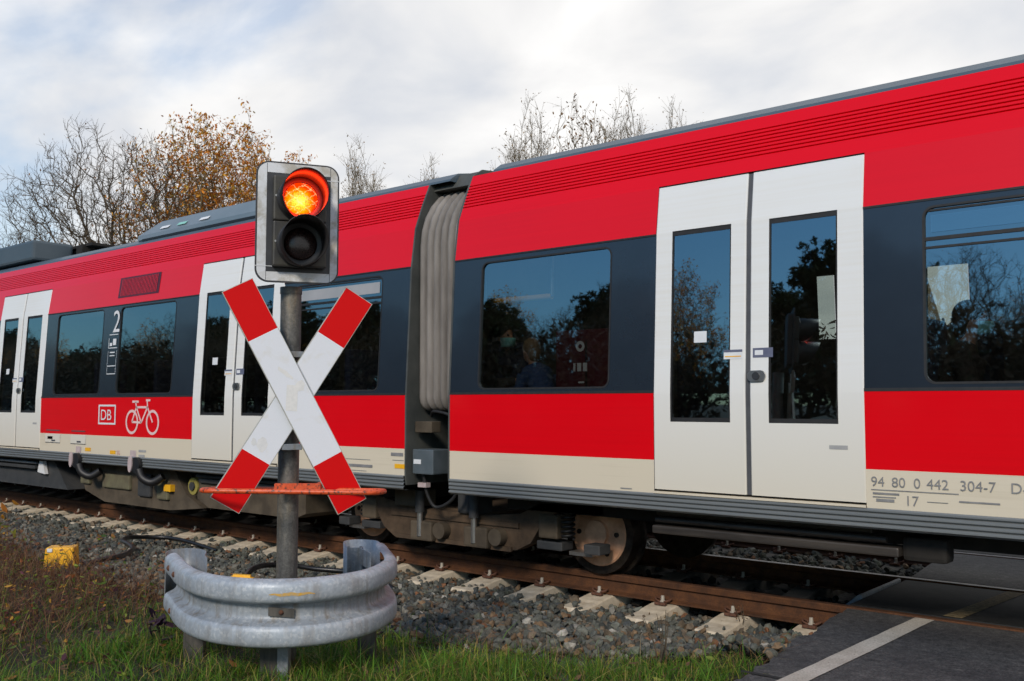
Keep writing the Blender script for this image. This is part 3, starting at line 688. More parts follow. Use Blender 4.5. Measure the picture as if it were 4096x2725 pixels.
def door(xa, xs, xb, sticker=True):
    lo, hi = .815, 3.032; g = .026
    for (a, b, s_) in ((xa + .008, xs - g, -1), (xs + g, xb - .008, 1)):
        wdt = b - a; mid = (a + b) / 2 + (.015 if s_ < 0 else -.015)
        h = (mid - .235, mid + .235, 1.30, 2.685); m = MB()
        holed(m, a, b, lo, hi, [h], 0, -.004)
        for x, s2 in ((a, -1), (b, 1)):     # rounded leaf edges
            zs = [lo] + [k for k in ZK if lo < k < hi] + [hi]
            for c, d in zip(zs[:-1], zs[1:]):
                m.quad(SP(x, c, -.004), SP(x, d, -.004), SP(x + s2 * .008, d, .004), SP(x + s2 * .008, c, .004)); m.quad(SP(x + s2 * .008, c, .004), SP(x + s2 * .008, d, .004), SP(x + s2 * .008, d, .045), SP(x + s2 * .008, c, .045))
        m.quad(SP(a, hi, -.004), SP(b, hi, -.004), SP(b, hi, .04), SP(a, hi, .04)); m.quad(SP(a, lo, -.004), SP(b, lo, -.004), SP(b, lo, .04), SP(a, lo, .04))
        side(m, a + .02, h[0], lo, hi, 1, .05); side(m, h[1], b - .02, lo, hi, 1, .05); side(m, h[0], h[1], lo, h[2], 1, .05); side(m, h[0], h[1], h[3], hi, 1, .05)
        lf = part(m, 'door_leaf', [M['white'], M['inner']], recalc=False)
        gl = MB(); side(gl, h[0], h[1], h[2], h[3], 0, .006); gw = sub(gl, 'door_window', M['glass'], lf)
        fr = MB(); holed(fr, h[0], h[1], h[2], h[3], [(h[0] + .012, h[1] - .012, h[2] + .03, h[3] - .035)], 0, .003); sub(fr, 'window_surround', M['rubber'], lf)
        st = MB()
        if s_ < 0: side(st, b - .15, b - .01, 1.735, 1.80, 0, -.006); side(st, b - .15, b - .01, 1.783, 1.80, 1, -.0075); side(st, b - .14, b - .02, 1.75, 1.757, 2, -.0075)
        else: side(st, a + .015, a + .16, 1.74, 1.805, 1, -.006); side(st, a + .03, a + .09, 1.757, 1.79, 0, -.0075)
        sub(st, 'door_sticker', [M['stickerw'], M['stickerb'], M['yellow']], lf)
        if s_ > 0:
            bt = MB(); rr = .038
            pts = [(a + .045 + (.03 if abs(t) <= 90 else -.03) * 0 + rr * math.cos(R(t)) + (.028 if math.cos(R(t)) > 0 else -.028), 1.615 + rr * math.sin(R(t))) for t in range(0, 360, 15)]
            bt.prism(pts, 'y', YS + dy(1.615) - .02, YS + dy(1.615) + .0)
            p2 = [(a + .045 + .027 * math.cos(R(t)), 1.615 + .027 * math.sin(R(t))) for t in range(0, 360, 20)]; bt.prism(p2, 'y', YS + dy(1.615) - .026, YS + dy(1.615) - .021, 1)
            bt.build('door_button', [M['metal'], M['panelblack']], lf)
            sg = MB(); side(sg, b - .22, b - .10, 1.14, 1.165, 0, -.006); sub(sg, 'small_plate', M['marking'], lf)
            sq = None
        else:
            sq = MB(); side(sq, mid - .05, mid + .05, 1.86, 1.94, 0, .002); sub(sq, 'window_notice', M['stickerw'], lf)
    sl = MB(); side(sl, xs - g - .01, xs + g + .01, lo, hi, 0, .012); side(sl, xa - .01, xa + .02, lo, hi, 0, .03); side(sl, xb - .02, xb + .01, lo, hi, 0, .03); side(sl, xa, xb, 3.0, 3.05, 1, .045); side(sl, xa, xb, .795, .83, 1, .045)
    part(sl, 'door_seal', [M['seal'], M['black']], recalc=False)
DB = (-3.69, -2.95, -2.16); DA2 = (-9.77, -8.98, -8.17); DA1 = (-15.16, -14.38, -13.59)
XB0, XA1 = -5.735, -6.295
winB = [(-5.42, -4.08, 1.545, 2.635), (-1.80, -.35, 1.545, 2.635, 2.42, False), (.1, 1.5, 1.545, 2.635), (1.9, 3.3, 1.545, 2.635)]
winA = [(-13.27, -11.97, 1.545, 2.65), (-11.55, -10.24, 1.545, 2.65), (-7.98, -6.66, 1.545, 2.635, 2.42, True), (-18.6, -17.3, 1.545, 2.635), (-17.0, -15.7, 1.545, 2.635)]
car(XB0, 9.0, [(DB[0], DB[2]), (4.2, 5.75)], winB, [(-2.72, -2.29, 2.12, 2.66), (-3.66, -3.49, 2.05, 2.66)], roof_x0=-5.50)
car(-24., XA1, [(DA1[0], DA1[2]), (DA2[0], DA2[2])], winA, [], roof_x1=-6.02)
for d in (DB, DA2, DA1): door(*d)
door(4.2, 4.97, 5.75)
# car ends and the gap
def end_wall(x, s_):
    m = MB(); pr = [(YS + dy(z), z) for z in (.70, .785, 1.5, 2.68, 3.04, 3.25, 3.475)] + [(YS + .42, 3.56), (YS + .8, 3.60)]
    poly = pr + [(2 * YS + WID - y, z) for y, z in pr[::-1]]; m.prism(poly, 'x', x, x + s_ * .02); part(m, 'car_end_wall', M['gap'])
end_wall(XB0, -1); end_wall(XA1, 1)
bl = MB(); rings = []
def bell_ring(x, g):
    y0, y1, z0, z1, r = YS + .13 + g, YS + WID - .13 - g, 1.36 + g, 3.50 - g, .62; out = []
    for cy, cz, a0, n, rr in ((y1 - r, z1 - r, 0, 8, r), (y0 + r, z1 - r, 90, 8, r), (y0 + .12, z0 + .12, 180, 5, .12), (y1 - .12, z0 + .12, 270, 5, .12)):
        for k in range(n): a = R(a0 + 90 * k / (n - 1)); out.append((x, cy + rr * math.cos(a), cz + rr * math.sin(a)))
    return out
nf = 6; xa, xb = XA1 + .02, XB0 - .02
for i in range(nf):
    for t, g in ((0, .12), (.14, .035), (.36, .004), (.64, .004), (.86, .035)): rings.append(bell_ring(xa + (xb - xa) * (i + t) / nf, g))
rings.append(bell_ring(xb, .05)); bl.loft(rings); part(bl, 'gangway_bellows', M['bellows'])
gc = MB(); gc.prism([(YS + .34, 3.42), (YS + .42, 3.55), (YS + .8, 3.62), (YS + WID - .8, 3.62), (YS + WID - .34, 3.42)], 'x', XA1 + .02, XB0 - .02); part(gc, 'gangway_roof_cover', M['gap'])
cp = MB()
cp.box(XA1 + .04, XA1 + .30, YS + .06, YS + .30, .80, 1.02, 0, .01); cp.box(XA1 + .06, XA1 + .15, YS + .055, YS + .06, .89, .93, 1); cp.box(XA1 + .05, XA1 + .26, YS + .08, YS + .2, 1.17, 1.27, 2, .008)
cp.tube(catmull([(XA1 + .12, YS + .12, .8), (XA1 + .14, YS + .16, .6), (XA1 + .22, YS + .2, .5), (XB0 - .12, YS + .2, .62), (XB0 - .06, YS + .2, .9)], 6), .016, 8, 3)
cp.tube(catmull([(XA1 + .12, YS + .22, 1.32), (XA1 + .22, YS + .16, 1.36), (XB0 - .1, YS + .16, 1.3), (XB0 - .05, YS + .2, 1.1)], 6), .014, 8, 3)
cp.box(XA1 + .07, XA1 + .17, YS + .1, YS + .16, .68, .72, 4); part(cp, 'coupling_boxes', [mat('coupling_box_grey', (.07, .09, .10), (.10, .12, .135), 6, .5), M['stickerw'], M['boxtan'], M['rubber'], M['pinkmark']])
vg = MB(); side(vg, -11.66, -10.68, 2.77, 3.03, 0, -.004)
for k in range(26): side(vg, -11.60 + k * .034, -11.588 + k * .034, 2.79, 3.01, 1, -.009)
part(vg, 'air_grille', [M['maroon'], M['red']], recalc=False)
# roof equipment
fa = MB(); fa.loft([[(x + (.32 if z > 3.7 else 0) * s_, y, z) for y, z in ((6.36, 3.555), (6.37, 3.62), (6.52, 3.80), (6.62, 3.83), (8.3, 3.83), (8.6, 3.555))] for x, s_ in ((-11.75, 1), (-8.5, -1))], 0, True, False, True); fo = part(fa, 'roof_fairing', M['fairing'])
fd = MB(); fd.box(-11.6, -8.6, 6.34, 6.40, 3.53, 3.56); part(fd, 'fairing_gap', M['black'])
for x, c in ((-11.25, 0), (-10.85, 1), (-10.35, 0)):
    ft = MB(); ft.quad((x, 6.385, 3.66), (x + .2, 6.385, 3.66), (x + .2, 6.425, 3.70), (x, 6.425, 3.70)); ft.build('fairing_sticker', mat('sticker_green', (.25, .55, .47), None) if c else M['stickerw'], fo, False)
rb_ = MB(); rb_.box(-19.5, -14.9, 6.38, 7.0, 3.62, 3.93, 0, .04); part(rb_, 'roof_equipment_box', M['boxgrey']); bpy.data.objects['roof_equipment_box'].data.materials[0] = mat('roof_box_grey', (.06, .085, .105), (.075, .10, .12), 2, .5)
rg = MB()
for k in range(8): rg.box(-18.6 + k * .5, -18.2 + k * .5, 7.1, 8.4, 3.62, 3.88, 0, .02)
rg.box(-19, -14.4, 7.05, 8.5, 3.88, 3.92); rg.box(-14.8, -14.6, 7.0, 7.2, 3.6, 3.9); part(rg, 'brake_resistor', M['under'])
# markings that follow the side
def side_text(body, x, z, size, m_, name, parent, off=-.006, sx=1.):
    cu = bpy.data.curves.new('lettering', 'FONT'); cu.body = body; cu.size = size; ob = bpy.data.objects.new('lettering', cu); COL.objects.link(ob)
    bpy.context.view_layer.update(); me = bpy.data.meshes.new_from_object(ob.evaluated_get(bpy.context.evaluated_depsgraph_get())); bpy.data.objects.remove(ob)
    for v in me.vertices: v.co = SP(x + v.co.x * sx, z + v.co.y, off)
    me.materials.clear(); me.materials.append(m_); o = bpy.data.objects.new(name, me); COL.objects.link(o)
    o.parent = parent; o.location = (0, -7.5, 0) if parent is train else (0, 0, 0); return o
M['dim'] = mat('number_grey', (.17, .17, .17), (.25, .245, .24), 14, .6)
for w_, x_ in (('94', -2.13), ('80', -2.005), ('0', -1.875), ('442', -1.80), ('304-7', -1.615), ('D-DB', -1.345)): side_text(w_, x_, .922, .085, M['dim'], 'vehicle_number', train)
side_text('17', -1.93, .815, .085, M['dim'], 'axle_plate_number', train)
def plates(L_, name, m_):
    for a, b, z0, z1 in L_: q = MB(); side(q, a, b, z0, z1, 0, -.004); part(q, name, m_, recalc=False)
plates(((-2.13, -1.62, .897, .903), (-2.12, -1.96, .872, .884), (-2.12, -1.98, .853, .860), (-2.10, -1.99, .828, .846), (-1.80, -1.68, .842, .846), (-1.62, -1.40, .852, .862), (-3.98, -3.88, .800, .808)), 'data_panel_line', M['dim'])
plates(((-7.2, -6.75, .905, .910), (-7.15, -6.72, .835, .862), (-7.1, -6.8, .80, .805), (-6.47, -6.31, .955, .985), (-6.45, -6.3, .915, .92)), 'data_panel_line', M['dim'])
plates(((-6.42, -6.29, .845, .885), (-12.27, -12.12, .815, .86), (-11.62, -11.48, .80, .845), (-13.35, -13.2, .945, .985)), 'yellow_label', M['yellow'])
plates(((-12.52, -12.38, .79, .87), (-11.12, -10.98, .785, .86)), 'pinkish_plate', M['pinkmark'])
plates(((-10.92, -10.75, .845, .872), (-10.92, -10.78, .79, .815)), 'small_notice', M['marking'])
side_text('SG', -11.45, .80, .07, mat('notice_pink', (.62, .28, .28), None), 'brake_code', train)
for x0, x1 in ((-13.42, -12.98), (-12.68, -12.26)):      # flaps with a recessed handle
    m = MB(); side(m, x0, x1, .905, 1.02, 0, -.004); side(m, x0, x1, .895, .903, 1, -.002); side(m, (x0 + x1) / 2 - .03, (x0 + x1) / 2 + .08, .918, .94, 1, -.006); part(m, 'access_flap', [M['white'], M['seal']], recalc=False)
    m = MB(); side(m, x0 + .02, x1 - .02, 1.06, 1.075, 0, -.003); part(m, 'grab_slot', M['seal'], recalc=False)
side_text('2', -11.72, 2.335, .40, M['stickerw'], 'class_number', train, sx=.95)
sg = MB()
for a, b, z0, z1 in ((-11.78, -11.56, 2.30, 2.31), (-11.79, -11.57, 2.13, 2.14), (-11.79, -11.78, 2.13, 2.26), (-11.68, -11.60, 2.17, 2.25), (-11.76, -11.70, 2.16, 2.20), (-11.74, -11.62, 2.07, 2.085), (-11.74, -11.62, 2.03, 2.042), (-11.79, -11.57, 1.90, 1.91), (-11.79, -11.57, 1.80, 1.81), (-11.79, -11.785, 1.80, 2.1), (-11.575, -11.57, 1.80, 2.1)): side(sg, a, b, z0, z1, 0, -.006)
part(sg, 'door_side_notices', M['stickerw'], recalc=False)
lg = MB(); x0, x1, z0, z1 = -11.94, -11.50, 1.165, 1.415
for a, b, c, d in ((x0, x1, z0, z0 + .022), (x0, x1, z1 - .022, z1), (x0, x0 + .028, z0 + .022, z1 - .022), (x1 - .028, x1, z0 + .022, z1 - .022)): side(lg, a, b, c, d, 0, -.004)
lo_ = part(lg, 'operator_logo', M['stickerw'], recalc=False)
side_text('DB', -11.885, 1.222, .19, M['stickerw'], 'logo_letters', lo_, sx=1.14)
bk = MB()
def ring(cx, cz, r, w):
    n = 28; A = [(cx + r * math.cos(2 * math.pi * k / n), cz + r * math.sin(2 * math.pi * k / n)) for k in range(n)]; B = [(cx + (r - w) * math.cos(2 * math.pi * k / n), cz + (r - w) * math.sin(2 * math.pi * k / n)) for k in range(n)]
    bk.add([SP(*p, -.004) for p in A + B], [(i, (i + 1) % n, n + (i + 1) % n, n + i) for i in range(n)])
def bar(a, b, w):
    a, b = Vector(a), Vector(b); t = (b - a).normalized(); q = Vector((-t.y, t.x)) * w / 2; bk.add([SP(*p, -.0035) for p in (a - q, b - q, b + q, a + q)], [(0, 1, 2, 3)])
wl, wr_, bb, st, hd = (-11.10, 1.205), (-10.62, 1.205), (-10.88, 1.20), (-11.0, 1.385), (-10.74, 1.385)
ring(*wl, .15, .032); ring(*wr_, .15, .032)
for a, b in ((wl, bb), (bb, st), (st, hd), (bb, hd), (wl, st), (wr_, hd), (st, (-11.02, 1.45)), (hd, (-10.75, 1.455))): bar(a, b, .026)
bar((-11.10, 1.452), (-10.95, 1.452), .028); bar((-10.78, 1.468), (-10.68, 1.468), .024); part(bk, 'bicycle_pictogram', M['pictogram'], recalc=False)

# bogie between the cars
def bogie(xl, xr, name):
    f = MB(); xm = (xl + xr) / 2
    top = [(xl - .25, .60), (xl + .30, .60), (xl + .55, .50), (xm - .45, .44), (xm + .45, .44), (xr - .62, .48), (xr - .38, .585), (xr + .25, .60)]
    bot = [(xr + .25, .53), (xr - .22, .52), (xr - .36, .44), (xr - .50, .24), (xr - .66, .165), (xm, .15), (xl + .66, .15), (xl + .50, .24), (xl + .36, .44), (xl + .22, .52), (xl - .25, .53)]
    f.prism(top + bot, 'y', 6.42, 6.56); f.prism(top + bot, 'y', 8.44, 8.58)
    f.box(xm - .4, xm + .4, 6.56, 8.44, .2, .45)
    f.box(xl + .62, xr - .62, 6.40, 6.42, .36, .40); f.box(xl + .7, xr - .7, 6.395, 6.42, .15, .19)
    o = part(f, name, M['bogie'])
    for x in (xl, xr):
        for yy, s_ in ((6.72, 1), (8.28, -1)):
            w = MB(); w.cyl((x, .34), 'y', .34, yy, yy + s_ * .125, 40, 1); w.cyl((x, .34), 'y', .375, yy + s_ * .125, yy + s_ * .16, 40, 1)
            w.cyl((x, .34), 'y', .262, yy - s_ * .014, yy - s_ * .001, 40, 0, True, .275); w.cyl((x, .34), 'y', .11, yy - s_ * .05, yy - s_ * .014, 24, 0)
            for k in range(6): a = k * math.pi / 3; w.cyl((x + .19 * math.cos(a), .34 + .19 * math.sin(a)), 'y', .022, yy - s_ * .026, yy - s_ * .012, 8, 1)
            w.build('wheel', [M['copper'], M['tread']], o)
        ax = MB(); ax.cyl((x, .34), 'y', .08, 6.85, 8.15, 16); ax.build('axle', M['under'], o)
    for x, s_ in ((xl, 1), (xr, -1)):
        b = MB(); q = x + s_ * .30
        b.box(q - .10, q + .10, 6.40, 6.62, .30, .50, 0, .015); b.box(q - .15, q + .12, 6.44, 6.60, .20, .27, 1, .01); b.cyl((q, 6.50), 'z', .055, .46, .54, 16, 1)
        b.build('axle_box', [M['boxtan'], M['boxgrey']], o)
        sp_ = MB(); hx = [(q - s_ * .14 + .055 * math.cos(t * .7), 6.50 + .055 * math.sin(t * .7), .30 + t * .0042) for t in range(54)]; sp_.tube(hx, .010, 6); sp_.build('coil_spring', M['black'], o)
        c = MB(); c.box(x - s_ * .12 - .08, x - s_ * .12 + .08, 6.44, 6.60, .20, .28, 0, .01); c.box(x + s_ * .02 - .13, x + s_ * .02 + .10, 6.50, 6.64, .17, .20, 1); c.build('brake_gear', [M['boxgrey'], M['metal']], o)
    for q in (xm - .34, xm + .34):
        d = MB(); d.cyl((q, 6.34), 'z', .045, .42, .62, 14, 1); d.cyl((q, 6.34), 'z', .028, .2, .42, 12, 0); d.box(q - .12, q + .16, 6.33, 6.42, .16, .34, 2, .02); d.cyl((q + .25, .27), 'y', .075, 6.33, 6.42, 18, 2); d.build('damper', [M['metal'], M['boxgrey'], M['boxtan']], o)
    b = MB(); b.box(xm - .7, xm - .38, 6.35, 6.6, .46, .62, 0, .02); b.build('air_spring_bracket', M['boxtan'], o); b = MB(); b.box(xm + .10, xm + .34, 6.38, 6.6, .44, .66, 0, .02); b.build('valve_box', M['boxgrey'], o)
bogie(-7.52, -4.68, 'bogie'); bogie(-22.4, -19.6, 'bogie')
# boxes hung under the floor
m = MB(); m.box(-3.80, -2.02, 6.14, 6.30, .475, .535, 0, .012); m.tube([(-3.78, 6.17, .575), (-2.1, 6.17, .575)], .022, 10, 0); m.box(-3.80, -2.2, 6.20, 6.34, .60, .645, 0, .01); m.box(-2.02, -1.75, 6.2, 6.36, .45, .60, 2, .03); part(m, 'pipe_tray', [mat('tray_dark_steel', (.035, .030, .027), (.075, .063, .053), 5, .5, .4, 0, stretch=(.4, 4, 4)), M['galvdark'], M['under']])
m = MB(); m.prism([(-17, .25), (-13.15, .25), (-13.55, .62), (-13.95, .62), (-13.95, .48), (-17, .48)], 'y', 6.2, 6.9); part(m, 'equipment_box', M['boxgrey'])
m = MB(); m.box(-17, -14.0, 6.12, 6.3, .50, .545, 0, .01); m.tube([(-17, 6.15, .585), (-14.0, 6.15, .585)], .02, 8, 1); m.box(-17, -14.05, 6.18, 6.3, .61, .64, 0, .01); part(m, 'pipe_tray', [M['boxgrey'], M['galvdark']])
m = MB(); m.prism([(-13.95, .46), (-13.72, .44), (-13.80, .62), (-13.90, .62)], 'y', 6.14, 6.19); part(m, 'white_chock', M['stickerw'])
m = MB(); m.prism([(-12.95, .64), (-12.72, .27), (-12.2, .15), (-10.6, .15), (-9.9, .22), (-10.25, .36), (-10.5, .62)], 'y', 6.24, 6.6, 0)
for a, b, c, d, k in ((-12.8, -12.55, .36, .56, 1), (-12.2, -11.5, .34, .52, 1), (-11.3, -11.0, .28, .56, 2), (-10.85, -10.6, .27, .5, 1)): m.box(a, b, 6.20, 6.26, c, d, k, .02)
m.cyl((-10.05, .47), 'y', .10, 6.2, 6.34, 20, 3); m.cyl((-10.05, .47), 'y', .05, 6.18, 6.2, 16, 2); m.box(-10.65, -10.5, 6.18, 6.24, .38, .46, 4); part(m, 'motor_unit', [M['boxtan'], mat('dusty_green_tan', (.16, .15, .085), (.10, .085, .055), 4, .8), M['boxgrey'], mat('dusty_yellow', (.34, .29, .06), (.22, .19, .05), 5, .7), M['yellow']])
m = MB(); m.prism([(-9.98, .61), (-9.98, .33), (-9.75, .24), (-8.15, .24), (-7.98, .30), (-7.98, .61)], 'y', 6.22, 6.9, 0); m.box(-9.9, -8.3, 6.18, 6.3, .52, .57, 1, .01); m.tube([(-9.9, 6.16, .60), (-8.2, 6.16, .60)], .02, 8, 1); part(m, 'equipment_box', [M['boxtan'], M['boxgrey']])
for x in (-12.42, -10.90):          # hose couplings hanging over the skirt
    m = MB(); m.cyl((x, .69), 'y', .095, 5.94, 5.985, 22, 1); m.loft([[(x - .10 + .045 * math.cos(t), yy, .70 + .10 * math.sin(t)) for t in [k * math.pi / 10 for k in range(20)]] for yy in (5.925, 5.94)], 0, True, True, True); m.tube(catmull([(x + .05, 5.97, .64), (x + .10, 5.99, .54), (x + .20, 6.06, .49), (x + .30, 6.14, .56)], 5), .05, 10, 1); part(m, 'hose_coupling', [M['pinkmark'], M['black'], M['boxgrey']])
# interior fittings
yr = MB(); yr.tube([(-5.64, 6.34, 2.33), (-4.88, 6.34, 2.33)], .026, 10); yr.tube([(-5.64, 6.34, 2.33), (-5.64, 6.34, 3.2)], .018, 8, 1); yr.tube([(-4.88, 6.34, 2.33), (-4.88, 6.34, 3.2)], .018, 8, 1); yr.tube([(-8.0, 6.34, 2.33), (-7.2, 6.34, 2.33)], .026, 10); yr.tube([(-2.75, 6.9, 2.86), (-2.35, 6.9, 2.86)], .02, 8)
yr.tube([(-4.42, 6.7, .86), (-4.42, 6.7, 3.2)], .018, 8, 1)
part(yr, 'grab_rail', [M['yellow'], M['metal']])
mp_ = MB(); mp_.box(-4.98, -4.44, 6.52, 6.56, .86, 2.05, 0, .01)
mpo = part(mp_, 'partition_panel', M['maroon'])
pm = MB()
n = 20; A = [(-4.72 + .045 * math.cos(2 * math.pi * k / n), 6.518, 1.91 + .045 * math.sin(2 * math.pi * k / n)) for k in range(n)]; B = [(-4.72 + .02 * math.cos(2 * math.pi * k / n), 6.518, 1.91 + .02 * math.sin(2 * math.pi * k / n)) for k in range(n)]
pm.add(A + B, [(i, (i + 1) % n, n + (i + 1) % n, n + i) for i in range(n)])
for a, b, c, d in ((-4.79, -4.77, 1.70, 1.77), (-4.75, -4.71, 1.70, 1.77), (-4.69, -4.65, 1.70, 1.77), (-4.74, -4.68, 1.60, 1.615)): pm.box(a, b, 6.515, 6.5195, c, d)
pm.build('panel_marks', M['stickerw'], mpo)
lt_ = new_mat('ceiling_lamp'); lt_[1].remove(lt_[3]); em_ = lt_[1].new('ShaderNodeEmission'); em_.inputs[0].default_value = (1, .80, .50, 1); em_.inputs[1].default_value = 2.2; lt_[2].new(em_.outputs[0], lt_[1]['Material Output'].inputs[0])
for a, b in ((-5.6, -3.9), (-3.3, -1.9), (-1.6, .6), (-9.6, -6.6), (-13.6, -10.2)): m = MB(); m.box(a, b, 7.05, 7.17, 3.165, 3.19); part(m, 'ceiling_lamp', lt_[0])
def seat(x, y, face):
    m = MB(); m.box(x - .22, x + .22, y - .23, y + .23, 1.18, 1.30, 0, .04); m.box(x - face * .22 - .05, x - face * .22 + .05, y - .23, y + .23, 1.25, 2.0, 0, .04); m.box(x - .16, x + .16, y - .2, y + .2, .86, 1.18, 1, .01)
    so = part(m, 'passenger_seat', [M['seat'], M['inner']])
for x, f in ((-5.80 + .35, 1), (-4.98 + .1, -1), (-1.75, 1), (-.55, -1), (-7.5, 1), (-6.7, -1), (-12.9, 1), (-12.2, -1), (-11.3, 1), (-10.5, -1)):
    for y in (6.75, 8.3): seat(x, y, f)

# ------------------------------------------------------------------ passengers
def blob(chains, name, m_, parent, voxel=.016):
    """tapered limbs and ellipsoids fused into one continuous skin"""
    b = MB()
    for pts, rad in chains:
        if len(pts) == 1:
            bm = bmesh.new(); bmesh.ops.create_uvsphere(bm, u_segments=20, v_segments=14, radius=1.); c = Vector(pts[0]); rx, ry, rz = rad
            for v in bm.verts: v.co = Vector((c.x + v.co.x * rx, c.y + v.co.y * ry, c.z + v.co.z * rz))
            b.bm(bm)
        else: b.tube(catmull(pts, 5) if len(pts) > 2 else pts, list(np.interp(np.linspace(0, 1, (len(pts) - 1) * 5 + 1 if len(pts) > 2 else 2), np.linspace(0, 1, len(rad)), rad)), 12)
    o = b.build(name, m_, parent); rm = o.modifiers.new('fuse', 'REMESH'); rm.mode = 'VOXEL'; rm.voxel_size = voxel; rm.use_smooth_shade = True
    sm = o.modifiers.new('soften', 'SMOOTH'); sm.iterations = 6; sm.factor = .5; return o
M['skin'] = mat('skin', (.36, .20, .135), (.42, .245, .17), 12, .55)
M['mask'] = mat('face_mask_cloth', (.17, .50, .50), (.24, .58, .57), 40, .8)
def person(x, y, rz, seat_z, label, hair, top, legs, hands, lean=0., scale=1., turn=0.):
    """seated figure: local +X is forward, z counted from the seat; hands = (left, right) targets"""
    r = empty('person', (x, y, seat_z), rz); r.scale = (scale,) * 3; tag(r, label, 'person'); ch = Vector((.02 + lean * .35, 0, .50)); hd = Vector((.07 + lean * .55, 0, .735)); nk = Vector((.045 + lean * .45, 0, .58))
    ct, st_ = math.cos(turn), math.sin(turn)
    def H(dx, dy_, dz): return (hd.x + dx * ct - dy_ * st_, hd.y + dx * st_ + dy_ * ct, hd.z + dz)
    spine = [(0, 0, .08), (lean * .1, 0, .28), tuple(ch)]
    arms = []
    for s_, hnd in zip((1, -1), hands):
        sh = Vector((ch.x, s_ * .17, ch.z - .02)); hv = Vector(hnd); el = (sh + hv) / 2 + Vector((-.06, s_ * .07, -.09)); arms.append((sh, el, hv))
    thigh = [[(0, s_ * .09, .08), (.22, s_ * .1, .11), (.42, s_ * .1, .10)] for s_ in (1, -1)]
    shin = [[(.42, s_ * .1, .10), (.44, s_ * .1, -.15), (.42, s_ * .1, -.38)] for s_ in (1, -1)]
    body = [(spine, [.115, .105, .12]), ([tuple(nk - Vector((.02, 0, .06))), tuple(hd - Vector((.02, 0, .06)))], [.055, .05]), ([tuple(hd)], (.095, .076, .115)), ([H(.02, 0, -.06)], (.07, .058, .07)), ([H(.098, 0, -.015)], (.018, .014, .024)), ([H(-.005, .078, -.01)], (.016, .01, .03)), ([H(-.005, -.078, -.01)], (.016, .01, .03))]
    for a in arms:
        body.append(([tuple(a[0]), tuple(a[1]), tuple(a[2])], [.05, .038, .026]))
        d = (a[2] - a[1]).normalized(); pal = a[2] + d * .05; body.append(([tuple(a[2]), tuple(pal), tuple(pal + d * .03)], [.026, .036, .028]))
        u = d.cross(Vector((0, 0, 1))).normalized() if abs(d.z) < .95 else Vector((0, 1, 0))
        for k, L_ in ((-1.5, .055), (-.5, .07), (.5, .065), (1.5, .05)):
            p0 = pal + u * k * .018 + d * .02; body.append(([tuple(p0), tuple(p0 + d * L_ * .6 + Vector((0, 0, -.008))), tuple(p0 + d * L_ + Vector((0, 0, -.03)))], [.0105, .0095, .008]))
        p0 = pal - u * .03; body.append(([tuple(p0), tuple(p0 - u * .02 + d * .03), tuple(p0 - u * .018 + d * .055)], [.013, .011, .009]))
    for t in thigh: body.append((t, [.085, .075, .06]))
    for t in shin: body.append((t, [.058, .052, .036]))
    for s_ in (1, -1): body.append(([(.40, s_ * .1, -.40), (.52, s_ * .1, -.425)], [.045, .035]))
    bo = blob(body, 'body', M['skin'], r, .011)
    tc = [(spine, [.142, .132, .148]), ([(ch.x, -.15, ch.z - .02), (ch.x, 0, ch.z + .02), (ch.x, .15, ch.z - .02)], [.075, .095, .075])]
    for a in arms: tc.append(([tuple(a[0]), tuple(a[1]), tuple(a[2])], [.072, .056, .042]))
    blob(tc, 'jacket', top, r)
    blob([(t, [.105, .092, .075]) for t in thigh] + [(t, [.075, .066, .05]) for t in shin], 'trousers', legs, r)
    blob([([H(-.022, 0, .035)], (.105, .092, .105)), ([H(-.07, 0, -.04)], (.055, .075, .09))], 'hair', hair, r, .012)
    eb = MB()
    for s_ in (1, -1):
        bm = bmesh.new(); bmesh.ops.create_uvsphere(bm, u_segments=10, v_segments=8, radius=.011); p = Vector(H(.082, s_ * .032, .012))
        for v in bm.verts: v.co = v.co + p
        eb.bm(bm)
    eb.build('eyes', M['black'], r); return r, H
def mask(r, H):
    m = MB(); rows = []
    for i in range(7):
        t = i / 6; z = -.012 - .085 * t; bulge = .02 + .022 * math.sin(math.pi * (t * .8 + .1)); row = []
        for k in range(11):
            a = R(-78 + 15.6 * k); rx, ry = .085 + bulge, .082 + .006; row.append(H(rx * math.cos(a) * (1 - .25 * t) + .01, ry * math.sin(a) * (1 - .18 * t), z))
        rows.append(row)
    m.loft(rows, 0, False); o = m.build('face_mask', M['mask'], r, False); s_ = o.modifiers.new('cloth', 'SOLIDIFY'); s_.thickness = .003
hair_d = mat('dark_hair', (.012, .009, .008), (.022, .016, .012), 60, .6); hair_f = mat('fair_hair', (.13, .085, .045), (.20, .13, .07), 60, .6)
dark = mat('dark_coat', (.016, .013, .013), (.028, .022, .021), 30, .9); blue = mat('blue_jacket', (.012, .04, .13), (.02, .06, .18), 30, .8); olive = mat('dark_trousers', (.015, .015, .018), (.022, .022, .026), 30, .9)
r1, H1 = person(-5.78, 6.62, 0, 1.30, 'person with dark hair, face mask and dark coat, seated by the train window', hair_d, dark, olive, ((.34, .14, .30), (.36, -.10, .33)), .10); mask(r1, H1)
r2, H2 = person(-4.72 - .30, 7.05, R(200), 1.22, 'person with dark hair and face mask seated in front of the maroon panel', hair_d, olive, olive, ((.3, .12, .2), (.3, -.12, .2)), .05, 1., R(20)); mask(r2, H2)
r3, H3 = person(-5.16, 6.60, R(165), 1.27, 'fair-haired person in a blue jacket bending forward beside the maroon panel', hair_f, blue, olive, ((.34, .12, .22), (.36, -.12, .26)), .32, .86)
r4, H4 = person(-1.80, 6.72, R(12), 1.24, 'person with a blue face mask behind the window right of the large doors', hair_d, dark, olive, ((.32, .12, .2), (.32, -.12, .2)), .05); mask(r4, H4)

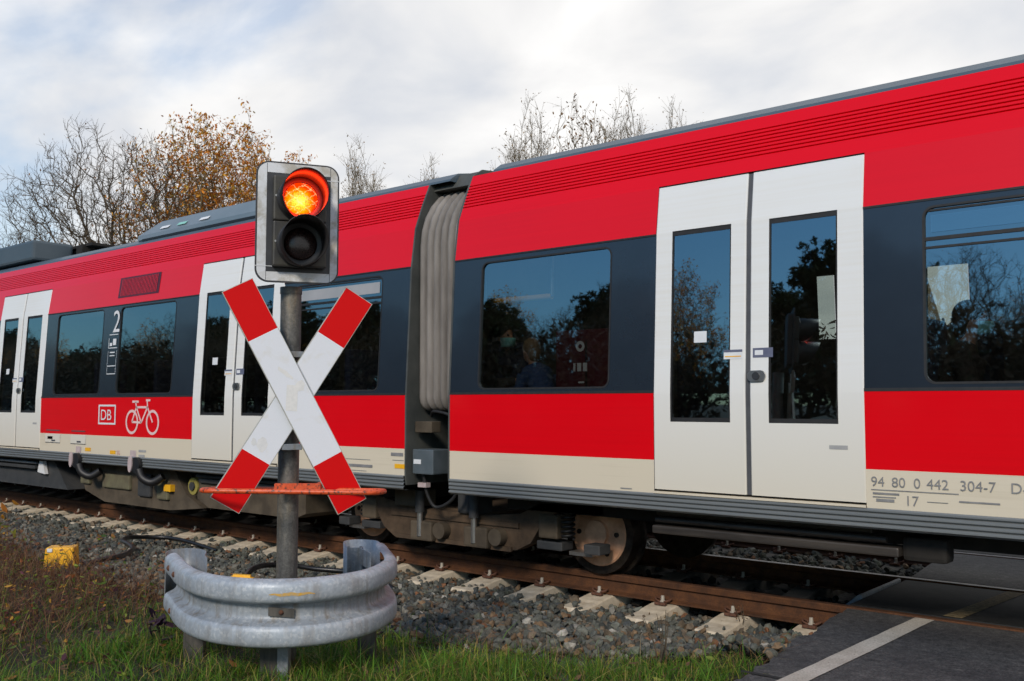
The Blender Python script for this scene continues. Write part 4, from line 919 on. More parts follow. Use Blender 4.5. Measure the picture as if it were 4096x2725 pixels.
# ------------------------------------------------------------------ crossing signal
PX, PY, PZ = -4.08, 3.066, .03
sig = empty('crossing_signal', (PX, PY, PZ), R(61))
tag(sig, 'level crossing signal with lit red lamp above a red and white saltire on its pole', 'crossing signal')
zc = 1.45 - PZ
m = MB(); m.cyl((0, 0), 'z', .0535, -.3, 2.02 - PZ, 40); m.cyl((0, 0), 'z', .0565, 2.0 - PZ, 2.035 - PZ, 40); m.build('pole', M['pole'], sig)
m = MB(); m.box(-.0535, -.046, -.0575, -.05, 1.16 - PZ, 1.175 - PZ); 
def arm(ang, L, w, yf, name, cx, cz):
    """one board of the saltire: white middle, red ends"""
    t = .004; ca, sa = math.sin(ang), math.cos(ang); root = MB()
    def P(a, b, y): return (cx + a * ca + b * sa, y, zc + cz + a * sa - b * ca)
    h = L / 2; rim = .003
    for (a0, a1, b0, b1, y0, y1, k) in ((-h, h, -w / 2, w / 2, yf, yf + t, 2),):
        vs = [P(a, b, y) for a in (a0, a1) for b in (b0, b1) for y in (y0, y1)]
        root.add(vs, [(0, 1, 3, 2), (4, 6, 7, 5), (0, 4, 5, 1), (2, 3, 7, 6), (0, 2, 6, 4), (1, 5, 7, 3)], 2)
    for s_ in (-1, 1):   # folded stiffening edge on the back
        vs = [P(a, b, y) for a in (-h, h) for b in (s_ * w / 2, s_ * (w / 2 - .004)) for y in (yf + t, yf + t + .018)]
        root.add(vs, [(0, 1, 3, 2), (4, 6, 7, 5), (0, 4, 5, 1), (2, 3, 7, 6), (0, 2, 6, 4), (1, 5, 7, 3)], 2)
    red = .277
    for a0, a1, k in ((-h + rim, -h + red, 1), (-h + red, h - red, 0), (h - red, h - rim, 1)):
        root.add([P(a0, -w / 2 + rim, yf - .0012), P(a1, -w / 2 + rim, yf - .0012), P(a1, w / 2 - rim, yf - .0012), P(a0, w / 2 - rim, yf - .0012)], [(0, 1, 2, 3)], k)
    return root.build(name, [M['retrowhite'], M['retrored'], M['signedge']], sig)
a1 = arm(R(27.8), 1.262, .165, -.150, 'saltire_board', .009, .011)
o = a1; o.rotation_euler = (0, 0, 0)
a1.scale = (-1, 1, 1); a1.location = (.018, 0, 0)     # leans to the left
arm(R(31.7), 1.250, .163, -.126, 'saltire_board', .005, .011)
for z in (.23, -.24): m = MB(); m.box(-.05, .05, -.122, .06, zc + z - .015, zc + z + .015, 0, .003); m.build('clamp', M['galvdark'], sig)
rs = MB()   # glue remains of old stickers
def stain(pts, y=-.1518): rs.add([(u, y, zc + z) for u, z in pts], [tuple(range(len(pts)))])
rg_ = random.Random(5)
def blobpoly(cx, cz, rx, rz, rot=0., n=16): return [(cx + (rx * math.cos(t) * math.cos(rot) - rz * math.sin(t) * math.sin(rot)) * rg_.uniform(.8, 1.15), cz + (rx * math.cos(t) * math.sin(rot) + rz * math.sin(t) * math.cos(rot)) * rg_.uniform(.8, 1.15)) for t in [2 * math.pi * k / n for k in range(n)]]
stain(blobpoly(-.045, .135, .05, .011, R(-38))); stain([(-.035, .075), (.02, .07), (.017, -.06), (-.04, -.055)]); stain(blobpoly(.03, .068, .026, .03), -.1521)
rs.build('sticker_residue', mat('sticker_residue', (.64, .65, .64), (.72, .725, .71), 40, .6), sig)
rs = MB(); stain(blobpoly(-.148, -.225, .03, .035), -.1278); stain(blobpoly(-.19, -.21, .012, .02), -.1281); rs.build('sticker_residue', mat('sticker_residue_grey', (.60, .62, .63), (.70, .71, .71), 40, .6), sig)
# backing board
def rrect(x0, x1, z0, z1, r, n=8):
    out = []
    for cx, cz, a0 in ((x1 - r, z1 - r, 0), (x0 + r, z1 - r, 90), (x0 + r, z0 + r, 180), (x1 - r, z0 + r, 270)):
        for k in range(n + 1): a = R(a0 + 90 * k / n); out.append((cx + r * math.cos(a), cz + r * math.sin(a)))
    return out
bx0, bx1, bz0, bz1 = -.200, .222, zc + .594, zc + 1.216; YB = -.125
m = MB(); m.prism(rrect(bx0, bx1, bz0, bz1, .068), 'y', YB, YB + .012, 0); m.prism(rrect(bx0 + .07, bx1 - .07, bz0 + .05, bz1 - .05, .03), 'y', YB + .012, YB + .06, 0)
A = rrect(bx0 + .008, bx1 - .008, bz0 + .008, bz1 - .008, .060); ix0, ix1, iz0, iz1 = -.146, .176, zc + .648, zc + 1.158
# white worn border: two uprights and two cross strips with joints
n = len(A); B = []
def clampp(p): return (min(max(p[0], ix0), ix1), min(max(p[1], iz0), iz1))
B = [clampp(p) for p in A]
m.add([(p[0], YB - .0012, p[1]) for p in A] + [(p[0], YB - .0012, p[1]) for p in B], [(i, (i + 1) % n, n + (i + 1) % n, n + i) for i in range(n)], 1)
for x in (ix0, ix1): m.box(x - .0012, x + .0012, YB - .0018, YB - .0008, bz0 + .012, bz1 - .012, 2)
for (x, z0, z1, xa, xb) in ((bx0 + .006, iz0 + .026, iz0 + .029, bx0 - .004, ix0 + .03), (0, iz1 - .024, iz1 - .021, ix1 - .02, bx1 + .004)): m.box(xa, xb, YB - .003, YB - .0015, z0, z1, 3)
m.build('backing_board', [M['panelblack'], M['boardwhite'], M['seal'], M['stickerw']], sig)
# lamp units
for k, (z0, z1, lz, lit) in enumerate(((.905, 1.135, 1.020, True), (.672, .902, .788, False))):
    u0, u1, lu = -.118, .150, .018
    m = MB(); m.box(u0, u1, YB - .050, YB - .0015, zc + z0, zc + z1, 0, .008)
    for zz_ in (zc + (z0 + z1) / 2 + .01,): m.cyl((u0 + .012, zz_), 'y', .0055, YB - .054, YB - .05, 10, 1)
    hs = m.build('lamp_housing', [M['housing'], M['metal']], sig)
    yr0 = YB - .050; cz_ = zc + lz; r0 = .116
    rr = MB(); n = 48
    def circ(r, y): return [(lu + r * math.cos(2 * math.pi * t / n), y, cz_ + r * math.sin(2 * math.pi * t / n)) for t in range(n)]
    rr.loft([circ(.121, yr0), circ(.121, yr0 - .010), circ(.102, yr0 - .012), circ(.084, yr0 - .004)]); rr.build('lens_ring', M['hood'], hs)
    # visor: long over the top, cut away towards the bottom
    def ln_(t):
        a = (math.pi / 2 - t + math.pi) % (2 * math.pi) - math.pi; return .018 + .185 * max(0., math.cos(a / 2)) ** .8
    vv = []; 
    for rad, s_ in ((r0, 1), (r0 - .004, -1)):
        for q in (0, 1): vv += [(lu + rad * (1 + .0 * q) * math.cos(2 * math.pi * t / n), yr0 - .008 - q * ln_(2 * math.pi * t / n), cz_ + rad * math.sin(2 * math.pi * t / n)) for t in range(n)]
    v2 = MB(); fs = []
    for i in range(n):
        j = (i + 1) % n; fs += [(i, j, n + j, n + i), (2 * n + i, 2 * n + j, 3 * n + j, 3 * n + i), (n + i, n + j, 3 * n + j, 3 * n + i)]
    v2.add(vv, fs, 0, True); v2.build('visor', M['hood'], hs)
    le = MB(); rings = []
    for q in range(7):
        a = q / 6 * math.pi / 2 * .96; rings.append([(.083 * math.cos(a) * math.cos(2 * math.pi * t / n), -.022 * math.sin(a), .083 * math.cos(a) * math.sin(2 * math.pi * t / n)) for t in range(n)])
    le.loft(rings); le.add(rings[-1], [tuple(range(n))], 0, True); lo = le.build('lens', M['lens'] if lit else M['darklens'], hs); lo.location = (lu, yr0 - .004, cz_)
    if lit:
        ld = bpy.data.lights.new('lamp_glow', 'POINT'); ld.energy = 5.; ld.color = (1, .025, .004); ld.shadow_soft_size = .03
        lg_ = bpy.data.objects.new('lamp_glow', ld); COL.objects.link(lg_); lg_.parent = sig; lg_.location = (lu, yr0 - .075, cz_ - .01)
# hoop round the foot of the saltire
ho = MB(); rtv = Vector((math.cos(R(40)), math.sin(R(40)), 0)); fwv = Vector((-math.sin(R(40)), math.cos(R(40)), 0)); Rz = Matrix.Rotation(-R(61), 3, 'Z')
c0 = Vector((math.sin(R(40)) * -4.62, math.cos(R(40)) * 4.62, 0)) + rtv * ((667 - 1178.5) / 2200 * 4.62)
def HW(u, d, z): return Rz @ (Vector((c0.x + rtv.x * u + fwv.x * d - PX, c0.y + rtv.y * u + fwv.y * d - PY, z - PZ)))
pts = []; hw_, dp, r = .432, .30, .075
for cx, cd_, a0 in ((hw_ - r, r, -90), (hw_ - r, dp - r, 0), (-hw_ + r, dp - r, 90), (-hw_ + r, r, 180)):
    for k in range(7):
        a = R(a0 + 15 * k); u, d = cx + r * math.cos(a), cd_ + r * math.sin(a); pts.append(HW(u, d, 1.008 - .06 * d - .005 * (u / .43)))
ho.tube(pts, .0128, 12, 0, False, True, True)
for u in (-.085, .065):
    vs = [HW(u + a, d, z) for a in (-.0, .03) for d in (.245, .42) for z in (.985, 1.020)]
    ho.add(vs, [(0, 1, 3, 2), (4, 6, 7, 5), (0, 4, 5, 1), (2, 3, 7, 6), (0, 2, 6, 4), (1, 5, 7, 3)])
vs = [HW(a, d, z) for a in (-.115, .115) for d in (.20, .225) for z in (.985, 1.030)]
ho.add(vs, [(0, 1, 3, 2), (4, 6, 7, 5), (0, 4, 5, 1), (2, 3, 7, 6), (0, 2, 6, 4), (1, 5, 7, 3)])
ho.build('guard_hoop', M['orange'], sig)

# ------------------------------------------------------------------ crash barrier round the pole
gr = empty('guard_rail', (-4.2, 3.1, .05)); tag(gr, 'curved galvanised crash barrier wrapped round the signal pole', 'guard rail')
G0 = Vector((4.2, -3.1, -.05))
plan = [(-4.90, 2.935), (-4.72, 2.862), (-4.52, 2.775), (-4.32, 2.712), (-4.13, 2.695), (-3.95, 2.735), (-3.82, 2.815), (-3.725, 2.945), (-3.69, 3.09), (-3.70, 3.235), (-3.765, 3.395), (-3.855, 3.53), (-3.98, 3.645), (-4.16, 3.775), (-4.339, 3.905)]
pl = catmull([(x, y, 0) for x, y in plan], 7); n = len(pl)
nor = []
for i in range(n):
    t = (pl[min(i + 1, n - 1)] - pl[max(i - 1, 0)]).normalized(); nor.append(Vector((t.y, -t.x, 0)))
PROF = [(.000, -.012), (.006, -.003), (.018, .001), (.036, -.003), (.052, -.010), (.062, -.021), (.066, -.035), (.068, -.060), (.067, -.084), (.063, -.097), (.054, -.106), (.030, -.114), (.010, -.121), (.002, -.130), (.000, -.150), (.000, -.178), (.004, -.190), (.016, -.200), (.036, -.208), (.052, -.215), (.062, -.225), (.066, -.240), (.068, -.264), (.067, -.288), (.062, -.303), (.052, -.312), (.036, -.318), (.018, -.321), (.006, -.316)]
def skin(th): return [[pl[i] + nor[i] * (o + th) + Vector((0, 0, .600 + z)) + G0 for o, z in PROF] for i in range(n)]
m = MB(); m.loft(skin(0), 0, False); m.loft(skin(-.0035), 0, False)
A, B = skin(0), skin(-.0035)
for q in (0, -1):
    m.add([a[q] for a in A] + [b[q] for b in B], [(i, i + 1, n + i + 1, n + i) for i in range(n - 1)])
    k = len(PROF); m.add(A[q] + B[q], [(i, i + 1, k + i + 1, k + i) for i in range(k - 1)])
kp = len(PROF) - 1
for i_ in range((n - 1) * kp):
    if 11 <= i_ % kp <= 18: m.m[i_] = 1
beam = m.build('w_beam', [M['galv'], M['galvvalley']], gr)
def sheet(P, z0, z1, name, mt, th=.004):
    c = catmull([(x, y, 0) for x, y in P], 8); m = MB(); nn = []
    for i in range(len(c)):
        t = (c[min(i + 1, len(c) - 1)] - c[max(i - 1, 0)]).normalized(); nn.append(Vector((t.y, -t.x, 0)) * th)
    rings = [[c[i] + G0 + Vector((0, 0, z0)), c[i] + G0 + Vector((0, 0, z1)), c[i] + nn[i] + G0 + Vector((0, 0, z1)), c[i] + nn[i] + G0 + Vector((0, 0, z0))] for i in range(len(c))]
    m.loft(rings, 0, True, True, True); return m.build(name, mt, gr)
sheet([(-4.93, 2.88), (-5.01, 2.96), (-5.00, 3.055), (-4.90, 3.085), (-4.80, 3.055), (-4.70, 2.985), (-4.60, 2.935)], .30, .602, 'end_bracket', M['galvdark'])
sheet([(-4.30, 3.90), (-4.39, 3.945), (-4.48, 3.925), (-4.525, 3.87), (-4.50, 3.80), (-4.42, 3.735), (-4.32, 3.67)], .30, .604, 'end_bracket', M['galv'])
def bolt(p, d, name='bolt', r=.016):
    m = MB(); p = Vector(p); d = Vector(d).normalized(); q = [p - d * .002, p + d * .006, p + d * .012]; m.tube(q, [r, r * .9, r * .3], 12); return m.build(name, M['clip'], gr)
for i, z in ((6, .545), (13, .545), (9, .335)): bolt(pl[i] + nor[i] * .067 + Vector((0, 0, z)) + G0, nor[i])
pi = 43
m = MB(); t = Vector((-nor[pi].y, nor[pi].x, 0)); c = pl[pi] + nor[pi] * .006 + Vector((0, 0, .442)) + G0
vs = [c + t * a + nor[pi] * b + Vector((0, 0, z - a * .10)) for a in (-.060, .060) for b in (0, .006) for z in (-.021, .021)]
m.add(vs, [(0, 1, 3, 2), (4, 6, 7, 5), (0, 4, 5, 1), (2, 3, 7, 6), (0, 2, 6, 4), (1, 5, 7, 3)]); m.build('bolt_plate', M['post'], gr); bolt(c + nor[pi] * .006, nor[pi], r=.012)
ps = MB()
base = pl[45] + nor[45] * .069 + G0
k = 9; up_ = []; dn_ = []
for i in range(k):
    a = 45 - 4 + i; o = .069; wv = .006 * math.sin(math.pi * i / (k - 1)) + .002; z = .600 - .064 + .003 * math.sin(i * 2.1)
    up_.append(pl[a] + nor[a] * o + Vector((0, 0, z + wv)) + G0); dn_.append(pl[a] + nor[a] * o + Vector((0, 0, z - wv)) + G0)
ps.add(up_ + dn_, [(i, i + 1, k + i + 1, k + i) for i in range(k - 1)]); ps.build('yellow_paint_smear', mat('yellow_smear', (.55, .30, .03), (.38, .30, .18), 60, .6), gr, False)
def cpost(x, y, rz, top, name='post', w=.10, d=.055, mt='post'):
    m = MB(); t = .005; P = [(-w / 2, d), (-w / 2, 0), (w / 2, 0), (w / 2, d), (w / 2 - .022, d), (w / 2 - .022, d - t), (w / 2 - t, d - t), (w / 2 - t, t), (-w / 2 + t, t), (-w / 2 + t, d - t), (-w / 2 + .022, d - t), (-w / 2 + .022, d)]
    m.prism(P, 'z', -.45, top - .05); o = m.build(name, M[mt], gr); o.location = (x + 4.2, y - 3.1, 0); o.rotation_euler = (0, 0, rz); return o
cpost(-4.60, 2.86, R(40), .42, w=.105); cpost(-3.93, 3.475, R(40), .42, w=.095); cpost(-3.98, 2.91, R(28), .44, w=.13, mt='post')
m = MB(); m.box(-.027, .027, -.004, .06, -.45, .40, 0, .004); o = m.build('post', M['galvdark'], gr); o.location = (-3.915 + 4.2, 2.925 - 3.1, 0); o.rotation_euler = (0, 0, R(40))
cpost(-4.42, 3.80, R(40), .575, w=.10, mt='galvdirty')
m = MB(); m.box(-.10, .10, -.003, .003, .44, .535, 0, .004); o = m.build('spacer_plate', M['galvdirty'], gr); o.location = (-4.23 + 4.2, 3.73 - 3.1, 0); o.rotation_euler = (0, 0, R(-25))

# ------------------------------------------------------------------ small things by the track
def junction_box(x, y, rz, label):
    r = empty('junction_box', (x, y, gz(x, y) + .01), rz); tag(r, label, 'junction box')
    m = MB(); m.box(-.145, .145, -.12, .12, 0, .03, 0, .006); m.build('flange', M['yellow'], r)
    m = MB(); bm = bmesh.new(); bmesh.ops.create_cube(bm, size=1)
    for v in bm.verts: v.co = Vector((v.co.x * (.25 if v.co.z < 0 else .225), v.co.y * (.205 if v.co.z < 0 else .18), .031 + (v.co.z + .5) * .165))
    bmesh.ops.bevel(bm, geom=bm.edges[:], offset=.016, segments=3, affect='EDGES', profile=.6); m.bm(bm, 0, False); m.build('lid', M['yellow'], r)
    m = MB(); m.box(-.01, .07, .03, .07, .1965, .1985); m.build('rating_plate', M['panelblack'], r)
    m = MB(); m.box(-.095, -.055, -.102, -.096, .16, .19); m.build('label_sticker', M['stickerw'], r); return r
junction_box(-8.34, 3.90, R(52), 'yellow junction box standing at the edge of the ballast')
m = MB(); bm = bmesh.new(); bmesh.ops.create_cube(bm, size=1)
for v in bm.verts: v.co = Vector((v.co.x * (.24 if v.co.z < 0 else .18), v.co.y * (.12 if v.co.z < 0 else .08), v.co.z * .13))
bmesh.ops.bevel(bm, geom=bm.edges[:], offset=.02, segments=3, affect='EDGES'); m.bm(bm, 0, False)
o = m.build('cable_marker', M['yellow']); o.location = (-6.86, 4.70, -.045); o.rotation_euler = (0, R(4), R(42)); tag(o, 'small yellow cable marker lying behind the crash barrier', 'cable marker')
def cable(P, label, strands=2):
    m = MB()
    for k in range(strands):
        pts = catmull([(x + .02 * k, y - .026 * k + .01 * math.sin(i * 2 + k), gz(x, y) + .055 + .012 * k + dz) for i, (x, y, dz) in enumerate(P)], 8); m.tube(pts, .020, 8)
    return tag(m.build('cable', M['cable']), label, 'cable', 'black cables by the track')
cable([(-8.53, 4.18, -.02), (-8.62, 4.46, .03), (-8.82, 4.73, .04), (-9.09, 4.96, .05), (-9.45, 5.12, .05), (-9.86, 5.28, .05), (-10.14, 5.45, .06), (-10.31, 5.61, .07), (-10.38, 5.90, .08), (-10.25, 6.04, .08), (-9.95, 6.10, .06), (-9.5, 6.2, -.01)], 'black double cable looping over the ballast beside the yellow junction box')
cable([(-7.0, 4.83, .02), (-7.12, 4.97, .06), (-7.24, 5.18, .07), (-7.32, 5.40, .07), (-7.34, 5.61, .07), (-7.25, 5.78, .06), (-6.99, 5.94, .06), (-6.6, 5.96, .04), (-6.1, 5.8, -.03)], 'black double cable running from the yellow marker behind the signal pole')

# ------------------------------------------------------------------ plants
def blades(name, P, H, Wd, C, lean=.45, mat_='grass', seg=4):
    n = len(P); az = RNG.uniform(0, 2 * np.pi, n); ln_ = np.abs(RNG.normal(lean, lean * .6, n)); d = np.stack([np.cos(az), np.sin(az)], 1); pr = np.stack([-d[:, 1], d[:, 0]], 1)
    tw = RNG.uniform(-1, 1, n); pr = pr * np.cos(tw)[:, None] + d * np.sin(tw)[:, None]; V = np.zeros((n, seg + 1, 2, 3)); CC = np.zeros((n, seg + 1, 2, 3))
    for k in range(seg + 1):
        t = k / seg; off = ln_ * t ** 1.7 * H; z = H * t * (1 - .38 * np.minimum(ln_, 1.4) * t); w = Wd * (1 - t) ** .7 * .5
        c = P[:, :2] + d * off[:, None]
        for s_ in (0, 1):
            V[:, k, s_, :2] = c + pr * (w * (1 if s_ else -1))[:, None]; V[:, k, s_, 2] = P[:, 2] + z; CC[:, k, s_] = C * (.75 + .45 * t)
    idx = []
    for k in range(seg): a = 2 * k; idx.append([a, a + 1, a + 3, a + 2])
    F = (np.array(idx)[None] + (np.arange(n) * 2 * (seg + 1))[:, None, None]).reshape(-1)
    o = np_mesh(name, V.reshape(-1, 3), F, 4, M[mat_], CC.reshape(-1, 3), True); return tag(o, kind='stuff')
def scatter(n, x0, x1, y0, y1, fn):
    x = RNG.uniform(x0, x1, n); y = RNG.uniform(y0, y1, n); dens = np.array([fn(a, b) for a, b in zip(x, y)]); k = RNG.random(n) < dens; x, y = x[k], y[k]
    return np.stack([x, y, np.array([gz(a, b) for a, b in zip(x, y)]) - .005], 1)
def nz2(x, y, s, o=0): return .5 + .5 * noise.noise((x * s, y * s, o))
def grass_fn(x, y):
    if x > edge_x(y) - .03: return 0
    b = float(border_y(x)) + .46 * (nz2(x, y, 1.5, 21) - .52) * 2; d = b - y
    if d < 0: return .04 * max(0, 1 + d * 2) if x > -5.5 else 0
    g = smoothstep(-6.0, -4.4, x + .55 * (y - 2.5))                   # gives way to scrub on the left
    return min(1, d * 1.5) * (.07 + .93 * g) * (.3 + .9 * smoothstep(.3, .6, nz2(x, y, 1.9)))
def tone(P, pal, pr, v=.3):
    pal = np.array(pal); C = pal[RNG.choice(len(pal), len(P), p=np.array(pr) / sum(pr))]; return C * RNG.uniform(1 - v, 1 + v, (len(P), 1))
P = scatter(150000, -9, -1.9, .6, 5.3, grass_fn); P = P[:46000]
g_ = np.array([nz2(a, b, 1.3, 4) for a, b in P[:, :2]])
blades('grass', P, RNG.uniform(.05, .15, len(P)) * (.55 + .75 * g_), RNG.uniform(.003, .0062, len(P)), tone(P, [(.065, .165, .012), (.042, .115, .010), (.14, .26, .02), (.23, .25, .03), (.36, .27, .09), (.16, .10, .045)], [5, 4.5, 3.2, 2, 1.8, 1.2]), .85)
P = scatter(16000, -6.5, -2.2, 1.5, 5.4, lambda x, y: grass_fn(x, y) * smoothstep(.55, .75, nz2(x, y, 2.7, 9))); 
blades('tall_grass', P, RNG.uniform(.12, .29, len(P)), RNG.uniform(.004, .008, len(P)), tone(P, [(.065, .17, .013), (.11, .23, .02), (.20, .21, .035), (.36, .27, .10)], [4, 3, 1, .8]), .8)
# withered grass and straw
def dry_fn(x, y):
    if x > edge_x(y) - .05: return 0
    b = float(border_y(x)); d = b - y
    g = 1 - smoothstep(-6.6, -4.6, x + .55 * (y - 2.5)); edge = math.exp(-((d - .12) / .22) ** 2)
    return (.85 * g if d > -.05 else 0) * (.35 + .65 * nz2(x, y, 2.2, 3)) + .5 * edge * smoothstep(.45, .65, nz2(x, y, 2.4, 7)) * (1 if x > -6 else .3)
P = scatter(60000, -13, -2.2, .8, 5.2, dry_fn); P = P[:34000]
blades('dry_grass', P, RNG.uniform(.06, .26, len(P)), RNG.uniform(.0025, .005, len(P)), tone(P, [(.32, .20, .085), (.24, .115, .045), (.14, .062, .03), (.06, .034, .022), (.40, .29, .14)], [1.8, 3, 3.4, 3.6, .9]), 1.2)
# scrub: thin brown stems, and leaves on and between them
def stems(n, fn, h0, h1, rad, x0=-13, x1=-4, y0=.8, y1=4.9):
    P = scatter(n, x0, x1, y0, y1, fn); ns = 5; V = []; F = []; C = []; o = 0; tips = []
    for p in P:
        az = RNG.uniform(0, 6.28); H = RNG.uniform(h0, h1); ln_ = RNG.uniform(.2, 1.5); k3 = RNG.uniform(-.5, .5); col = np.array([(.11, .042, .026), (.15, .07, .035), (.055, .028, .024), (.18, .10, .05)][RNG.integers(4)]) * RNG.uniform(.7, 1.3)
        for k in range(ns + 1):
            t = k / ns; a = az + k3 * t * 3; c = np.array([p[0] + math.cos(a) * ln_ * H * t ** 1.5, p[1] + math.sin(a) * ln_ * H * t ** 1.5, p[2] + H * t * (1 - .35 * t * min(1.3, ln_))]); r = rad * (1 - .75 * t)
            for q in range(3): V.append(c + r * np.array([math.cos(q * 2.09), math.sin(q * 2.09), 0]))
            C += [col] * 3
            if k > 1: tips.append(c)
        for k in range(ns):
            for q in range(3): F += [o + k * 3 + q, o + k * 3 + (q + 1) % 3, o + k * 3 + 3 + (q + 1) % 3, o + k * 3 + 3 + q]
        o += 3 * (ns + 1)
    return np.array(V), F, np.array(C), np.array(tips)
def scrub_fn(x, y):
    b = float(border_y(x)); d = b - y
    g = 1 - smoothstep(-6.3, -4.7, x + .55 * (y - 2.5)); return (g if d > -.12 else 0) * (.3 + .7 * smoothstep(.35, .6, nz2(x, y, 1.7, 12)))
V, F, C, tips = stems(9000, scrub_fn, .10, .40, .0032); tag(np_mesh('scrub_stems', V, F, 4, M['grass'], C), kind='stuff')
def leaves(name, P, size, C, flat=.5, parent=None, mt='leaf', kind='stuff'):
    n = len(P); s = RNG.uniform(.6, 1.25, n) * size; u = RNG.normal(size=(n, 3)); u[:, 2] *= flat; u /= np.linalg.norm(u, axis=1, keepdims=True); w = np.cross(u, RNG.normal(size=(n, 3)) * .5 + np.array([0, 0, 1.])); w /= np.linalg.norm(w, axis=1, keepdims=True); nn_ = np.cross(u, w)
    shp = [(-1, 0, 0), (-.35, .42, .10), (.35, .36, .08), (1, 0, -.12), (.35, -.36, .08), (-.35, -.42, .10)]
    V = np.stack([P + (u * a + w * b + nn_ * c) * s[:, None] for a, b, c in shp], 1); F = (np.array([0, 1, 2, 3, 4, 5])[None] + (np.arange(n) * 6)[:, None]).reshape(-1)
    o = np_mesh(name, V.reshape(-1, 3), F, 6, M[mt], np.repeat(C, 6, 0), False, parent)
    if kind: tag(o, kind=kind)
    return o
k = RNG.random(len(tips)) < .22; T = tips[k] + RNG.normal(0, .012, (k.sum(), 3))
leaves('scrub_leaves', T, .020, tone(T, [(.17, .20, .03), (.09, .15, .02), (.40, .22, .03), (.30, .10, .03), (.12, .04, .05), (.22, .12, .05)], [3, 3, 1.6, 2, 1, 2]))
P = scatter(9000, -12, -2.6, 1, 5, lambda x, y: (.75 if y < float(border_y(x)) else .03) * (.25 + .75 * (1 - smoothstep(-6, -4.5, x + .5 * (y - 2.5)))) * (x < edge_x(y) - .05)); P[:, 2] += RNG.uniform(.005, .07, len(P))
leaves('leaf_litter', P, .026, tone(P, [(.16, .09, .05), (.28, .13, .04), (.10, .05, .035), (.09, .15, .025), (.22, .25, .04), (.09, .035, .05)], [3.4, 1.6, 3, 2.4, 1.6, .8]), .25)
P = scatter(16000, -6.5, -2.45, 3.6, 5.7, lambda x, y: math.exp(-((float(border_y(x)) - y + .02) / .17) ** 2) * (x < edge_x(y) - .04) * (.25 + .75 * nz2(x, y, 2.1, 31))); P[:, 2] += RNG.uniform(.012, .04, len(P))
leaves('dead_plant_litter', P, .018, tone(P, [(.10, .065, .04), (.055, .036, .025), (.17, .12, .065), (.035, .026, .02)], [3, 3, 1.5, 2]), .2)
# a few upright plants one can tell apart
def sprig(x, y, h, label, cols, n=16, name='young_plant', lsz=.034, cat='plant', nst=3, grp=None):
    r = empty(name, (x, y, gz(x, y))); tag(r, label, cat, grp); m = MB(); L = []; rr = random.Random(int(x * 97 + y * 31))
    for s_ in range(nst):
        a = rr.uniform(0, 6.28); b = rr.uniform(.1, .35); top = Vector((math.cos(a) * b * h, math.sin(a) * b * h, h * rr.uniform(.75, 1.))); pts = catmull([(0, 0, -.03), tuple(top * .45 + Vector((.02, .01, 0))), tuple(top)], 5); m.tube(pts, list(np.linspace(.0045, .0015, len(pts))), 5)
        for q in range(n // nst): p = pts[rr.randrange(4, len(pts))]; L.append((p.x + rr.gauss(0, .03), p.y + rr.gauss(0, .03), p.z + rr.gauss(0, .02)))
    m.build('stem', M['bark'], r); L = np.array(L); leaves('foliage', L, lsz, tone(L, cols, [1] * len(cols)), .6, r, kind=None); return r
sprig(-9.75, 3.95, .58, 'young plant with orange and yellow autumn leaves at the left edge of the ballast', [(.45, .20, .02), (.38, .14, .02), (.20, .20, .03)], 26, lsz=.05)
sprig(-9.35, 3.70, .40, 'low leafy plant with green and yellow leaves left of the yellow junction box', [(.12, .17, .02), (.35, .25, .02), (.09, .13, .02)], 22, lsz=.04)
sprig(-8.9, 4.55, .36, 'small green sprig growing from the ballast behind the yellow junction box', [(.06, .12, .02), (.25, .12, .03)], 9, lsz=.04)
sprig(-4.95, 2.86, .20, 'dark purple leaved plant in the grass left of the crash barrier', [(.035, .018, .035), (.05, .022, .04)], 12, lsz=.05)
sprig(-2.93, 4.78, .34, 'dry seed-headed weed standing at the edge of the ballast near the road', [(.20, .11, .03), (.15, .09, .04)], 20, 'dry_weed', .010, 'weed', 7)
sprig(-3.35, 6.62, .24, 'wispy dry weed growing against the rusty rail', [(.20, .11, .05), (.14, .09, .05)], 18, 'dry_weed', .009, 'weed', 3)
sprig(-5.25, 8.9, .22, 'tuft of weeds between the two tracks beyond the wheel', [(.06, .13, .015), (.10, .16, .03)], 24, 'weed_tuft', .035, 'weed', 6)
sprig(-4.35, 8.85, .12, 'bright green weed on the ballast between the two tracks', [(.09, .2, .012), (.12, .24, .02)], 16, 'weed_tuft', .03, 'weed', 5)

